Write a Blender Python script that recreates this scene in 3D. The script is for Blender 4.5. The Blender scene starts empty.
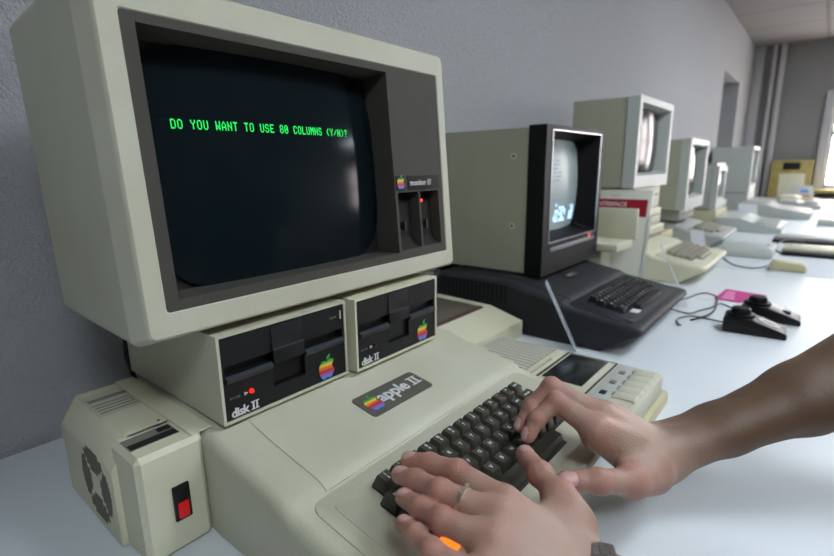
import bpy, bmesh, math, random
import numpy as np
from mathutils import Vector, Matrix
random.seed(7)
sc = bpy.context.scene
COL = sc.collection
PI = math.pi

# ------------------------------------------------------------------ materials
def lin(c):
    return tuple((x / 12.92 if x <= .04045 else ((x + .055) / 1.055) ** 2.4) for x in (v / 255. for v in c))

def mat(name, rgb, rough=.5, spec=.5, noise=0., nscale=40., bump=0., bscale=400., metal=0., emit=None, estr=0., coat=0., tint=None, trans=0., alpha=1.):
    m = bpy.data.materials.new(name); m.use_nodes = True
    nt = m.node_tree; N = nt.nodes; Lk = nt.links
    b = N['Principled BSDF']
    c = lin(rgb)
    b.inputs['Base Color'].default_value = (*c, 1)
    b.inputs['Roughness'].default_value = rough
    b.inputs['Specular IOR Level'].default_value = spec
    b.inputs['Metallic'].default_value = metal
    b.inputs['Coat Weight'].default_value = coat
    if trans: b.inputs['Transmission Weight'].default_value = trans
    if alpha < 1: b.inputs['Alpha'].default_value = alpha
    tc = N.new('ShaderNodeTexCoord')
    if noise > 0:
        n = N.new('ShaderNodeTexNoise'); n.inputs['Scale'].default_value = nscale; n.inputs['Detail'].default_value = 5
        Lk.new(tc.outputs['Object'], n.inputs['Vector'])
        mx = N.new('ShaderNodeMix'); mx.data_type = 'RGBA'
        t = lin(tint) if tint else tuple(x * (1 - noise) for x in c)
        mx.inputs[6].default_value = (*c, 1); mx.inputs[7].default_value = (*t, 1)
        rr = N.new('ShaderNodeMapRange'); rr.inputs['From Min'].default_value = .35; rr.inputs['From Max'].default_value = .7
        Lk.new(n.outputs['Fac'], rr.inputs['Value']); Lk.new(rr.outputs['Result'], mx.inputs[0])
        Lk.new(mx.outputs[2], b.inputs['Base Color'])
    if bump > 0:
        n2 = N.new('ShaderNodeTexNoise'); n2.inputs['Scale'].default_value = bscale; n2.inputs['Detail'].default_value = 3
        Lk.new(tc.outputs['Object'], n2.inputs['Vector'])
        bp = N.new('ShaderNodeBump'); bp.inputs['Strength'].default_value = bump; bp.inputs['Distance'].default_value = .001
        Lk.new(n2.outputs['Fac'], bp.inputs['Height']); Lk.new(bp.outputs['Normal'], b.inputs['Normal'])
    if emit:
        b.inputs['Emission Color'].default_value = (*lin(emit), 1); b.inputs['Emission Strength'].default_value = estr
    return m

M = dict(
    beige=mat('beige_plastic', (193, 192, 172), .48, .4, .10, 9, .25, 900, tint=(184, 182, 158)),
    cream=mat('cream_plastic', (208, 206, 182), .5, .4, .12, 9, .2, 900, tint=(202, 198, 168)),
    yellowed=mat('yellowed_plastic', (192, 186, 148), .5, .4, .1, 9, .2, 900),
    olive=mat('grey_beige_paint', (172, 172, 150), .55, .4, .08, 8, .3, 700),
    white=mat('white_plastic', (190, 194, 187), .45, .4, .05, 9),
    lightgrey=mat('light_grey_plastic', (174, 176, 169), .5, .4, .06, 9),
    taupe=mat('taupe_plastic', (74, 71, 65), .65, .2, .1, 30, .3, 1200),
    taupe_dark=mat('dark_taupe_plastic', (48, 46, 43), .65, .15, .1, 30, .2, 1200),
    badge=mat('badge_metal', (94, 91, 83), .4, .5, .08, 60),
    key=mat('brown_key_plastic', (64, 61, 52), .42, .5, .1, 80, .15, 1500),
    keybed=mat('dark_key_bed', (18, 17, 15), .7),
    black=mat('black_plastic', (10, 11, 12), .55, .25, .2, 60, .3, 900),
    black_gloss=mat('gloss_black_plastic', (9, 9, 10), .4, .35),
    black_soft=mat('soft_black_plastic', (18, 18, 20), .6, .3, .1, 60),
    charcoal=mat('charcoal_plastic', (38, 39, 43), .55, .3, .15, 30, .5, 1100),
    slate=mat('slate_plastic', (40, 44, 50), .45, .5),
    bezel=mat('drive_bezel_plastic', (15, 16, 18), .55, .3, .15, 60, .5, 1400),
    greykey=mat('grey_key_plastic', (140, 135, 118), .5, .4),
    crt=mat('dark_tube_glass', (17, 26, 30), .12, .18),
    crt_grey=mat('grey_tube_glass', (150, 160, 158), .3, .35, emit=(150, 172, 170), estr=.04),
    crt_far=mat('dull_tube_glass', (40, 44, 48), .16, .14),
    ink=mat('white_ink', (205, 207, 205), .6),
    inkgrey=mat('grey_ink', (120, 118, 110), .6),
    inkdark=mat('dark_ink', (50, 50, 50), .6),
    silver=mat('brushed_silver', (190, 192, 196), .3, .5, metal=.9),
    steel=mat('worn_steel', (150, 148, 142), .32, .5, .3, 300, .6, 900, metal=.9),
    ring=mat('silver_ring_metal', (236, 228, 212), .32, .5, metal=1.),
    window_dark=mat('smoked_window', (33, 36, 36), .22, .5, .1, 30),
    table=mat('white_laminate', (212, 218, 220), .5, .35, .03, 3, .05, 500),
    paper=mat('white_paper', (222, 223, 226), .7, .2, .05, 60),
    pink=mat('magenta_paper', (196, 52, 132), .6, .3),
    redband=mat('red_print', (158, 28, 44), .6, .3),
    clear=mat('clear_acrylic', (212, 218, 226), .1, .6, alpha=.55),
    yellow=mat('yellow_wood', (180, 168, 110), .6, .3, .2, 12, tint=(164, 148, 84)),
    cable=mat('black_cable', (20, 20, 21), .5),
    cablegrey=mat('blue_grey_cable', (92, 108, 118), .5),
    brown=mat('dark_brown_panel', (98, 92, 80), .4, .5, .1, 20),
    screw=mat('screw_metal', (90, 86, 78), .4, .5, metal=.7),
    wood_trim=mat('dark_metal_leg', (70, 72, 76), .5),
    g1=mat('stripe_green', (70, 165, 70), .5), g2=mat('stripe_yellow', (226, 190, 50), .5),
    g3=mat('stripe_orange', (214, 112, 40), .5), g4=mat('stripe_red', (186, 44, 52), .5),
    g5=mat('stripe_purple', (160, 82, 168), .5), g6=mat('stripe_blue', (64, 140, 205), .5),
    led=mat('red_lamp', (150, 10, 10), .3, emit=(255, 24, 20), estr=.65),
    led_off=mat('unlit_lamp', (54, 14, 14), .3),
    led_switch=mat('lit_red_rocker', (120, 12, 14), .3, emit=(255, 16, 24), estr=.06, noise=.75, nscale=160),
    lamp_orange=mat('lit_power_key', (230, 120, 30), .4, emit=(255, 84, 8), estr=.75),
    phosphor=mat('green_phosphor', (20, 120, 60), .5, emit=(16, 215, 80), estr=.34),
    phosphor_w=mat('white_phosphor', (140, 165, 190), .5, emit=(165, 205, 250), estr=.45),
    phosphor_dim=mat('dim_phosphor', (112, 134, 140), .5, emit=(120, 160, 180), estr=.12),
)

def add_stain(m, amount): return m

# wall, ceiling
def wall_mat(name, rgb, sc_=60, st=.5):
    m = mat(name, rgb, .75, .25)
    nt = m.node_tree; N = nt.nodes; b = N['Principled BSDF']
    tc = N.new('ShaderNodeTexCoord'); n = N.new('ShaderNodeTexNoise'); n.inputs['Scale'].default_value = sc_; n.inputs['Detail'].default_value = 4
    n.inputs['Roughness'].default_value = .6; n.inputs['Distortion'].default_value = 1.2
    nt.links.new(tc.outputs['Object'], n.inputs['Vector'])
    bp = N.new('ShaderNodeBump'); bp.inputs['Strength'].default_value = st; bp.inputs['Distance'].default_value = .012
    nt.links.new(n.outputs['Fac'], bp.inputs['Height']); nt.links.new(bp.outputs['Normal'], b.inputs['Normal'])
    return m
M['wall'] = wall_mat('rough_painted_wall', (192, 193, 195), 150, 1.)
M['wall_far'] = wall_mat('grey_painted_wall', (150, 148, 147), 60, .3)
M['wall_white'] = wall_mat('white_painted_wall', (196, 194, 196), 60, .2)
M['floor'] = mat('grey_floor', (96, 92, 88), .5, .4, .2, 6)

def ceiling_mat():
    m = mat('ceiling_tiles', (150, 148, 146), .85, .2)
    nt = m.node_tree; N = nt.nodes; b = N['Principled BSDF']
    tc = N.new('ShaderNodeTexCoord'); br = N.new('ShaderNodeTexBrick')
    br.offset = 0; br.inputs['Scale'].default_value = 1; br.inputs['Brick Width'].default_value = .6; br.inputs['Row Height'].default_value = .6
    br.inputs['Mortar Size'].default_value = .014; br.inputs['Mortar Smooth'].default_value = .2
    br.inputs['Color1'].default_value = (*lin((150, 148, 146)), 1); br.inputs['Color2'].default_value = (*lin((146, 144, 142)), 1)
    br.inputs['Mortar'].default_value = (*lin((124, 121, 119)), 1)
    nt.links.new(tc.outputs['Object'], br.inputs['Vector']); nt.links.new(br.outputs['Color'], b.inputs['Base Color'])
    return m
M['ceiling'] = ceiling_mat()

# ------------------------------------------------------------------ mesh helpers
def finish(bm, sharp=32):
    bmesh.ops.recalc_face_normals(bm, faces=bm.faces)
    a = math.radians(sharp)
    for f in bm.faces: f.smooth = True
    for e in bm.edges:
        if len(e.link_faces) == 2:
            e.smooth = e.calc_face_angle(0) < a

def link(name, bm, mats, parent=None, loc=(0, 0, 0), rot=(0, 0, 0), sharp=32, recalc=True):
    if recalc: finish(bm, sharp)
    me = bpy.data.meshes.new(name); bm.to_mesh(me); bm.free()
    for m in (mats if isinstance(mats, (list, tuple)) else [mats]): me.materials.append(m)
    o = bpy.data.objects.new(name, me); COL.objects.link(o)
    o.location = loc; o.rotation_euler = rot
    if parent: o.parent = parent
    return o

def thing(name, label, cat, loc=(0, 0, 0), rot=(0, 0, 0), group=None):
    o = bpy.data.objects.new(name, None); COL.objects.link(o); o.empty_display_size = .05
    o.location = loc; o.rotation_euler = rot
    return tag(o, label, cat, group)

def tag(o, label, cat, group=None):
    o['label'] = label; o['category'] = cat
    if group: o['group'] = group
    return o

def structure(o): o['kind'] = 'structure'; return o

def cube(bm, x0, x1, y0, y1, z0, z1, bev=0., seg=2, mi=0):
    vs = [bm.verts.new((x, y, z)) for x in (x0, x1) for y in (y0, y1) for z in (z0, z1)]
    fs = [bm.faces.new([vs[i] for i in q]) for q in ((0, 1, 3, 2), (4, 6, 7, 5), (0, 4, 5, 1), (2, 3, 7, 6), (0, 2, 6, 4), (1, 5, 7, 3))]
    for f in fs: f.material_index = mi
    if bev > 0:
        es = {e for f in fs for e in f.edges}
        r = bmesh.ops.bevel(bm, geom=list(es), offset=bev, segments=seg, profile=.5, affect='EDGES')
        for f in r['faces']: f.material_index = mi
    return fs

def box(name, m, x0, x1, y0, y1, z0, z1, bev=.001, parent=None, seg=2, **k):
    bm = bmesh.new(); cube(bm, x0, x1, y0, y1, z0, z1, bev, seg); return link(name, bm, m, parent, **k)

def prism(bm, pts, axis, a, b, bev=0., seg=2, mi=0):
    """polygon extruded along an axis; pts are the two other coordinates in order"""
    def P(p, t):
        return {'x': (t, p[0], p[1]), 'y': (p[0], t, p[1]), 'z': (p[0], p[1], t)}[axis]
    A = [bm.verts.new(P(p, a)) for p in pts]; B = [bm.verts.new(P(p, b)) for p in pts]
    fs = [bm.faces.new(A), bm.faces.new(B[::-1])]
    n = len(pts)
    for i in range(n): fs.append(bm.faces.new((A[i], B[i], B[(i + 1) % n], A[(i + 1) % n])))
    for f in fs: f.material_index = mi
    if bev > 0:
        r = bmesh.ops.bevel(bm, geom=list({e for f in fs for e in f.edges}), offset=bev, segments=seg, profile=.5, affect='EDGES')
        for f in r['faces']: f.material_index = mi
    return fs

def cyl(bm, c, r, h, axis='z', n=24, r2=None, mi=0, bev=0.):
    r2 = r if r2 is None else r2
    A, B = [], []
    for i in range(n):
        t = 2 * PI * i / n
        for L_, rr, hh in ((A, r, 0), (B, r2, h)):
            u, v = rr * math.cos(t), rr * math.sin(t)
            p = {'z': (u, v, hh), 'y': (u, hh, v), 'x': (hh, u, v)}[axis]
            L_.append(bm.verts.new((c[0] + p[0], c[1] + p[1], c[2] + p[2])))
    fs = [bm.faces.new(A[::-1]), bm.faces.new(B)]
    for i in range(n): fs.append(bm.faces.new((A[i], A[(i + 1) % n], B[(i + 1) % n], B[i])))
    for f in fs: f.material_index = mi
    if bev > 0:
        bmesh.ops.bevel(bm, geom=list(fs[0].edges) + list(fs[1].edges), offset=bev, segments=2, profile=.5, affect='EDGES')

def tube(name, pts, r, m, parent=None, n=8, closed=False, loc=(0, 0, 0)):
    P = [Vector(p) for p in pts]; out = []
    k = len(P)
    for i in range(k - 1):
        p0, p1, p2, p3 = P[max(i - 1, 0)], P[i], P[i + 1], P[min(i + 2, k - 1)]
        for s in range(8):
            t = s / 8
            out.append(.5 * ((2 * p1) + (p2 - p0) * t + (2 * p0 - 5 * p1 + 4 * p2 - p3) * t * t + (3 * p1 - p0 - 3 * p2 + p3) * t ** 3))
    out.append(P[-1])
    bm = bmesh.new(); rings = []
    for i, p in enumerate(out):
        d = (out[min(i + 1, len(out) - 1)] - out[max(i - 1, 0)]).normalized()
        up = Vector((0, 0, 1)) if abs(d.z) < .95 else Vector((1, 0, 0))
        a = d.cross(up).normalized(); b = d.cross(a)
        rings.append([bm.verts.new(p + r * (math.cos(2 * PI * j / n) * a + math.sin(2 * PI * j / n) * b)) for j in range(n)])
    for A, B in zip(rings, rings[1:]):
        for j in range(n): bm.faces.new((A[j], A[(j + 1) % n], B[(j + 1) % n], B[j]))
    bm.faces.new(rings[0]); bm.faces.new(rings[-1][::-1])
    return link(name, bm, m, parent, loc=loc)

def rrect(w, h, r, n=6):
    """rounded rectangle outline centred on 0, counter-clockwise"""
    out = []
    for cx, cy, a0 in ((w / 2 - r, h / 2 - r, 0), (-w / 2 + r, h / 2 - r, 90), (-w / 2 + r, -h / 2 + r, 180), (w / 2 - r, -h / 2 + r, 270)):
        for i in range(n + 1):
            a = math.radians(a0 + 90 * i / n); out.append((cx + r * math.cos(a), cy + r * math.sin(a)))
    return out

def text_obj(name, s, size, m, parent, loc, rot, ext=.0002, bold=0., spacing=1., align='LEFT', shear=0., sx=1.):
    cu = bpy.data.curves.new(name, 'FONT'); cu.body = s; cu.size = size; cu.extrude = ext; cu.offset = bold
    cu.space_character = spacing; cu.align_x = align; cu.shear = shear; cu.resolution_u = 2
    t = bpy.data.objects.new('tmp_text', cu); COL.objects.link(t)
    bpy.context.view_layer.update()
    me = bpy.data.meshes.new_from_object(t.evaluated_get(bpy.context.evaluated_depsgraph_get()))
    bpy.data.objects.remove(t); bpy.data.curves.remove(cu)
    me.name = name; me.materials.clear(); me.materials.append(m)
    if sx != 1.:
        for v in me.vertices: v.co.x *= sx
    o = bpy.data.objects.new(name, me); COL.objects.link(o); o.location = loc; o.rotation_euler = rot
    if parent: o.parent = parent
    return o

APPLE = [(0, .62), (.12, .68), (.26, .72), (.42, .70), (.56, .62), (.60, .55), (.50, .46), (.44, .34), (.44, .20), (.50, .08), (.62, 0.), (.60, -.12), (.52, -.30), (.40, -.46), (.28, -.54), (.16, -.52), (0, -.46),
         (-.16, -.52), (-.28, -.54), (-.42, -.46), (-.54, -.28), (-.62, -.06), (-.64, .16), (-.60, .40), (-.48, .60), (-.32, .71), (-.14, .68)]
def logo(name, size, parent, loc, rot=(0, 0, 0), thick=.0003):
    """six-stripe fruit emblem with a bite and a leaf, lying in its local xy plane"""
    bm = bmesh.new(); s = size / 1.25; K = 36; y0, y1 = -.54, .72
    for k in range(K):
        ya, yb = y0 + (y1 - y0) * k / K, y0 + (y1 - y0) * (k + 1) / K; ym = (ya + yb) / 2
        xs = []
        for (ax, ay), (bx, by) in zip(APPLE, APPLE[1:] + APPLE[:1]):
            if (ay <= ym) != (by <= ym): xs.append(ax + (ym - ay) / (by - ay) * (bx - ax))
        xs.sort()
        mi = 5 - min(5, int(6 * k / K))
        for a, b in zip(xs[::2], xs[1::2]): cube(bm, a * s, b * s, ya * s, yb * s, 0, thick, mi=mi)
    leaf = [(.02, .74), (.04, .90), (.14, 1.02), (.30, 1.08), (.28, .92), (.18, .80)]
    prism(bm, [(a * s, b * s) for a, b in leaf], 'z', 0, thick, mi=0)
    return link(name, bm, [M['g1'], M['g2'], M['g3'], M['g4'], M['g5'], M['g6']], parent, loc=loc, rot=rot)

def numeral_two(name, w, h, st, m, parent, loc, rot=(0, 0, 0), th=.0002):
    """roman two with serifs, in the local xy plane"""
    bm = bmesh.new()
    for x in (w * .28, w * .72):
        cube(bm, x - st / 2, x + st / 2, 0, h, 0, th)
    cube(bm, 0, w * .47, h - st * .62, h, 0, th * 1.05); cube(bm, w * .53, w, h - st * .62, h, 0, th * 1.05)
    cube(bm, 0, w * .47, 0, st * .62, 0, th * 1.05); cube(bm, w * .53, w, 0, st * .62, 0, th * 1.05)
    return link(name, bm, m, parent, loc=loc, rot=rot)

def dup(root, loc, rotz=None, label=None, group=None):
    r = root.copy(); COL.objects.link(r); r.location = loc
    if rotz is not None: r.rotation_euler = (0, 0, rotz)
    if label: r['label'] = label
    if group: r['group'] = group
    for ch in list(root.children):
        c = ch.copy(); COL.objects.link(c); c.parent = r
        for g in list(ch.children):
            d = g.copy(); COL.objects.link(d); d.parent = c
    return r

def holed_plate(bm, xs, zs, holes, y=0., depth=.02, thick=.004, mi=0):
    """front plate in the xz plane facing -y, cut by rectangles given as index ranges (i0,i1,j0,j1,depth,inset)"""
    cache = {}
    def V(i, j, yy=y):
        k = (i, j, yy)
        if k not in cache: cache[k] = bm.verts.new((xs[i], yy, zs[j]))
        return cache[k]
    inside = lambda i, j: any(a <= i < b and c <= j < d for a, b, c, d, *_ in holes)
    for i in range(len(xs) - 1):
        for j in range(len(zs) - 1):
            if not inside(i, j): bm.faces.new((V(i, j), V(i + 1, j), V(i + 1, j + 1), V(i, j + 1))).material_index = mi
    for a, b, c, d, dep, ins in holes:
        F = [(xs[a], zs[c]), (xs[b], zs[c]), (xs[b], zs[d]), (xs[a], zs[d])]
        B = [(xs[a] + ins, zs[c] + ins), (xs[b] - ins, zs[c] + ins), (xs[b] - ins, zs[d] - ins), (xs[a] + ins, zs[d] - ins)]
        f = [bm.verts.new((p[0], y, p[1])) for p in F]; g = [bm.verts.new((p[0], y + dep, p[1])) for p in B]
        for q in range(4): bm.faces.new((f[q], f[(q + 1) % 4], g[(q + 1) % 4], g[q])).material_index = mi
    # outer rim going back
    n, m_ = len(xs) - 1, len(zs) - 1
    R = [(xs[0], zs[0]), (xs[n], zs[0]), (xs[n], zs[m_]), (xs[0], zs[m_])]
    f = [bm.verts.new((p[0], y, p[1])) for p in R]; g = [bm.verts.new((p[0], y + thick, p[1])) for p in R]
    for q in range(4): bm.faces.new((f[q], f[(q + 1) % 4], g[(q + 1) % 4], g[q])).material_index = mi

def open_box(bm, x0, x1, y0, y1, z0, z1, e=.012):
    """housing with walls and a back, open towards -y"""
    holed_plate(bm, [x0, x0 + e, x1 - e, x1], [z0, z0 + e, z1 - e, z1], [(1, 2, 1, 2, y1 - y0 - .006, 0)], y=y0, thick=y1 - y0)
    vs = [bm.verts.new(p) for p in ((x0, y1, z0), (x1, y1, z0), (x1, y1, z1), (x0, y1, z1))]; bm.faces.new(vs)

# ------------------------------------------------------------------ the room
X0, X1, Y0, Y1, ZF, ZC = -3.4, 6.27, -4.9, .575, -.74, 1.505
structure(box('floor', M['floor'], X0, X1, Y0, Y1 + .2, ZF - .1, ZF, 0))
bm = bmesh.new(); cube(bm, X0 - .1, X1 + .5, Y0 - .1, Y1 + .3, ZC, ZC + .1); structure(link('ceiling', bm, M['ceiling']))
# long wall behind the computers with a shallow niche
bm = bmesh.new()
cube(bm, X0 - .1, 4.6, Y1, Y1 + .2, ZF, ZC); cube(bm, 5.42, X1 + .1, Y1, Y1 + .2, ZF, ZC); cube(bm, 4.6, 5.42, Y1, Y1 + .2, 1.07, ZC)
structure(link('wall_back', bm, M['wall']))
bm = bmesh.new(); cube(bm, 4.6, 5.42, Y1 + .14, Y1 + .2, ZF, 1.07); structure(link('wall_niche', bm, M['wall_far']))
structure(box('wall_left', M['wall_far'], X0 - .1, X0, Y0, Y1, ZF, ZC, 0))
# far wall with its window opening (y -1.9 .. -.13)
wz0, wz1 = .10, 1.15
open_ = [(-.85, -.13), (-2.10, -1.40), (-3.35, -2.65), (-4.60, -3.90)]
bm = bmesh.new()
prev = Y1
for a, b in open_ + [(Y0, Y0)]:
    cube(bm, X1, X1 + .3, b, prev, ZF, ZC); prev = a
for a, b in open_:
    cube(bm, X1, X1 + .3, a, b, ZF, wz0); cube(bm, X1, X1 + .3, a, b, wz1, ZC)
structure(link('wall_far', bm, M['wall_far']))
structure(box('trim_1', M['wall_white'], X1 - .05, X1, -.13, -.055, .05, 1.02, .003))
LAMP_E = 5.5
SKY = mat('daylit_window_pane', (230, 235, 240), .3, emit=(226, 238, 255), estr=7.5)
SKY2 = mat('bright_window_pane', (240, 235, 235), .3, emit=(255, 244, 244), estr=3.2)
def window(n, plane, a0, a1, z0, z1, nx, nz, pm):
    """white frame with mullions and overexposed panes; plane 'x' stands on the far wall, 'y' on the window wall"""
    f = .05
    bm = bmesh.new()
    def bar(p0, p1, q0, q1, th=.05):
        if plane == 'x': cube(bm, X1 + .06, X1 + .06 + th, p0, p1, q0, q1, .003)
        else: cube(bm, p0, p1, Y0 + .06 - th, Y0 + .06, q0, q1, .003)
    for i in range(nx + 1):
        c = a0 + (a1 - a0) * i / nx; bar(max(a0, c - f / 2), min(a1, c + f / 2), z0, z1)
    for k in range(nz + 1):
        c = z0 + (z1 - z0) * k / nz; bar(a0, a1, max(z0, c - f / 2), min(z1, c + f / 2), .055)
    w = structure(link('window_%d' % n, bm, M['white']))
    bm = bmesh.new()
    if plane == 'x': cube(bm, X1 + .09, X1 + .095, a0, a1, z0, z1)
    else: cube(bm, a0, a1, Y0 + .025, Y0 + .03, z0, z1)
    p = link('window_pane', bm, pm, w)
for i, (a, b) in enumerate(open_): window(i + 1, 'x', a, b, wz0, wz1, 2, 2, SKY2)
structure(box('wall_right', M['wall_far'], X0, X1, Y0 - .1, Y0, ZF, ZC, 0))
LAMP = mat('lit_diffuser', (235, 235, 230), .5, emit=(234, 244, 255), estr=LAMP_E)
def ceiling_light(x, y, label):
    t = thing('ceiling_light', label, 'ceiling light', (x, y, ZC - .03), group='square ceiling lights')
    bm = bmesh.new(); cube(bm, -.30, .30, -.30, .30, 0, .0295, .002); link('frame', bm, M['white'], t)
    for k in (-1, 0, 1): box('diffuser', LAMP, k * .19 - .085, k * .19 + .085, -.275, .275, -.004, .001, .001, t)
for x, y in ((-.55, -1.05), (.9, -.80), (2.95, -.75), (4.6, -1.1), (5.0, -3.2)):
    ceiling_light(x, y, 'square ceiling light with three diffusers over the open floor of the room')
# pipes and pilaster in the far corner
structure(box('trim_2', M['wall_white'], X1 - .06, X1, .49, Y1, ZF, ZC, .004))
for k, yy in enumerate((.405, .335)):
    bm = bmesh.new(); cyl(bm, (X1 - .06, yy, ZF), .02 + .006 * k, ZC - ZF, n=20)
    tag(link('heating_pipe', bm, M['wall_white']), ('thin white pipe nearer the room corner on the far wall', 'thicker white pipe on the far wall, further from the corner')[k], 'pipe')
structure(box('baseboard_back', M['wall_white'], X0, 4.6, Y1 - .012, Y1, ZF, ZF + .08, .002))

# ------------------------------------------------------------------ tables
def table(x0, x1, label, y0=-.36, y1=.565, zt=0.):
    t = thing('table', label, 'table', ((x0 + x1) / 2, (y0 + y1) / 2, ZF), group=None)
    w, d = (x1 - x0) / 2, (y1 - y0) / 2; H = zt - ZF
    box('tabletop', M['table'], -w, w, -d, d, H - .028, H, .0025, t)
    for sx in (-1, 1):
        for sy in (-1, 1):
            cx, cy = sx * (w - .06), sy * (d - .07); box('leg', M['wood_trim'], cx - .02, cx + .02, cy - .02, cy + .02, 0, H - .028, .002, t)
    return t
table(-1.0, 1.716, 'long white table under the computer being typed on')
table(1.720, 3.9, 'white table continuing the row behind the seam by the mouse')
table(3.904, 6.1, 'farthest white table of the row by the far wall')

# ------------------------------------------------------------------ computers
W_, D_ = .386, .457
STN = [  # y, z bottom, z top, inset at the nose
    (0.000, .0440, .0500, .014), (.0015, .0425, .0530, .0085), (.005, .0410, .0548, .0040), (.011, .038, .0562, .0010), (.020, .0335, .0580, .0),
    (.045, .0165, .0605, 0), (.070, .0005, .0645, 0), (.110, .0005, .0707, 0), (.1445, .0005, .0762, 0), (.149, .0005, .0802, 0), (.158, .0005, .0838, 0),
    (.185, .0005, .0885, 0), (.224, .0005, .0955, 0), (.245, .0005, .1000, 0), (.262, .0005, .1050, 0), (.280, .0005, .1068, 0), (.300, .0005, .1070, 0), (.440, .0005, .1070, 0), (.452, .0005, .1050, .002), (.457, .0015, .1000, .006)]
def ztop(y):
    for a, b in zip(STN, STN[1:]):
        if a[0] <= y <= b[0]: return a[2] + (b[2] - a[2]) * (y - a[0]) / (b[0] - a[0])
    return STN[-1][2]
def case_bm(w=W_, rtop=.011, n=6):
    bm = bmesh.new(); rings = []
    for y, zb, zt, ins in STN:
        r = min(rtop, (zt - zb) * .45); rb = min(.003, (zt - zb) * .4)
        x0, x1 = ins, w - ins; ring = []
        for cx, cz, rr, a0 in ((x1 - r, zt - r, r, 0), (x0 + r, zt - r, r, 90), (x0 + rb, zb + rb, rb, 180), (x1 - rb, zb + rb, rb, 270)):
            for i in range(n + 1):
                a = math.radians(a0 + 90 * i / n); ring.append(bm.verts.new((cx + rr * math.cos(a), y, cz + rr * math.sin(a))))
        rings.append(ring)
    m = len(rings[0])
    for A, B in zip(rings, rings[1:]):
        for j in range(m): bm.faces.new((A[j], A[(j + 1) % m], B[(j + 1) % m], B[j]))
    bm.faces.new(rings[0]); bm.faces.new(rings[-1][::-1])
    return bm

def strip_on(bm, x0, x1, y0, y1, h, off=0., n=None, mi=0):
    """raised strip that follows the top of the case between y0 and y1"""
    ys = sorted({y0, y1} | {s[0] for s in STN if y0 < s[0] < y1})
    A = []
    for y in ys:
        z = ztop(y) + off
        A.append([bm.verts.new(p) for p in ((x0, y, z - .002), (x0, y, z + h), (x1, y, z + h), (x1, y, z - .002))])
    for a, b in zip(A, A[1:]):
        for j in range(3): bm.faces.new((a[j], a[j + 1], b[j + 1], b[j])).material_index = mi
    bm.faces.new(A[0]).material_index = mi; bm.faces.new(A[-1][::-1]).material_index = mi

def deck_plate(pts, h, off=0.):
    """flat plate (outline in x,y) lying on the sloping keyboard deck"""
    bm = bmesh.new()
    f = lambda y: .0533 + y * .158 + off
    A = [bm.verts.new((x, y, f(y) - .003)) for x, y in pts]; B = [bm.verts.new((x, y, f(y) + h)) for x, y in pts]
    bm.faces.new(A[::-1]); top = bm.faces.new(B)
    for i in range(len(pts)): bm.faces.new((A[i], A[(i + 1) % len(pts)], B[(i + 1) % len(pts)], B[i]))
    bmesh.ops.bevel(bm, geom=list(top.edges), offset=.001, segments=2, profile=.5, affect='EDGES')
    return bm

P_ = .01905
KROWS = [
    [(c, i, 1.) for i, c in enumerate(['!\n1', '"\n2', '#\n3', '$\n4', '%\n5', '&\n6', "'\n7", '(\n8', ')\n9', '0', '*\n:', '=\n-', 'RESET'])],
    [('ESC', -.5, 1.)] + [(c, i + .5, 1.) for i, c in enumerate('QWERTYUIOP')] + [('REPT', 10.5, 1.), ('RETURN', 11.75, 1.5)],
    [('CTRL', -.4, 1.2)] + [(c, i + .75, 1.) for i, c in enumerate('ASDFGHJKL')] + [('+\n;', 9.75, 1.), ('\u2190', 10.75, 1.), ('\u2192', 11.75, 1.)],
    [('SHIFT', -.1, 1.7)] + [(c, i + 1.25, 1.) for i, c in enumerate('ZXCVBNM')] + [('<\n,', 8.25, 1.), ('>\n.', 9.25, 1.), ('?\n/', 10.25, 1.), ('SHIFT', 11.6, 1.6)],
]
KX, KY, KZ, KT = .0818, .113, .0845, math.radians(10.5)
def keytop_bm(w):
    bm = bmesh.new(); h = .0125
    bw, bd = w / 2 - .0006, .0088; tw, td = w / 2 - .0030, .0062
    rings = []
    for (a, b, z, dy) in ((bw, bd, -h, 0), (bw, bd, -h + .0025, 0), (tw, td, -.0008, .0008), (tw - .0008, td - .0008, 0, .0008), (tw * .5, td * .5, -.0006, .0008)):
        rings.append([bm.verts.new((sx * a, sy * b + dy, z)) for sx, sy in ((1, 1), (-1, 1), (-1, -1), (1, -1))])
    for A, B in zip(rings, rings[1:]):
        for j in range(4): bm.faces.new((A[j], A[(j + 1) % 4], B[(j + 1) % 4], B[j]))
    bm.faces.new(rings[0][::-1]); bm.faces.new(rings[-1])
    bmesh.ops.bevel(bm, geom=[e for e in bm.edges if abs(e.verts[0].co.z - e.verts[1].co.z) > .004], offset=.0012, segments=2, profile=.5, affect='EDGES')
    return bm
KEYCACHE = {}; LEGCACHE = {}
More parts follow.
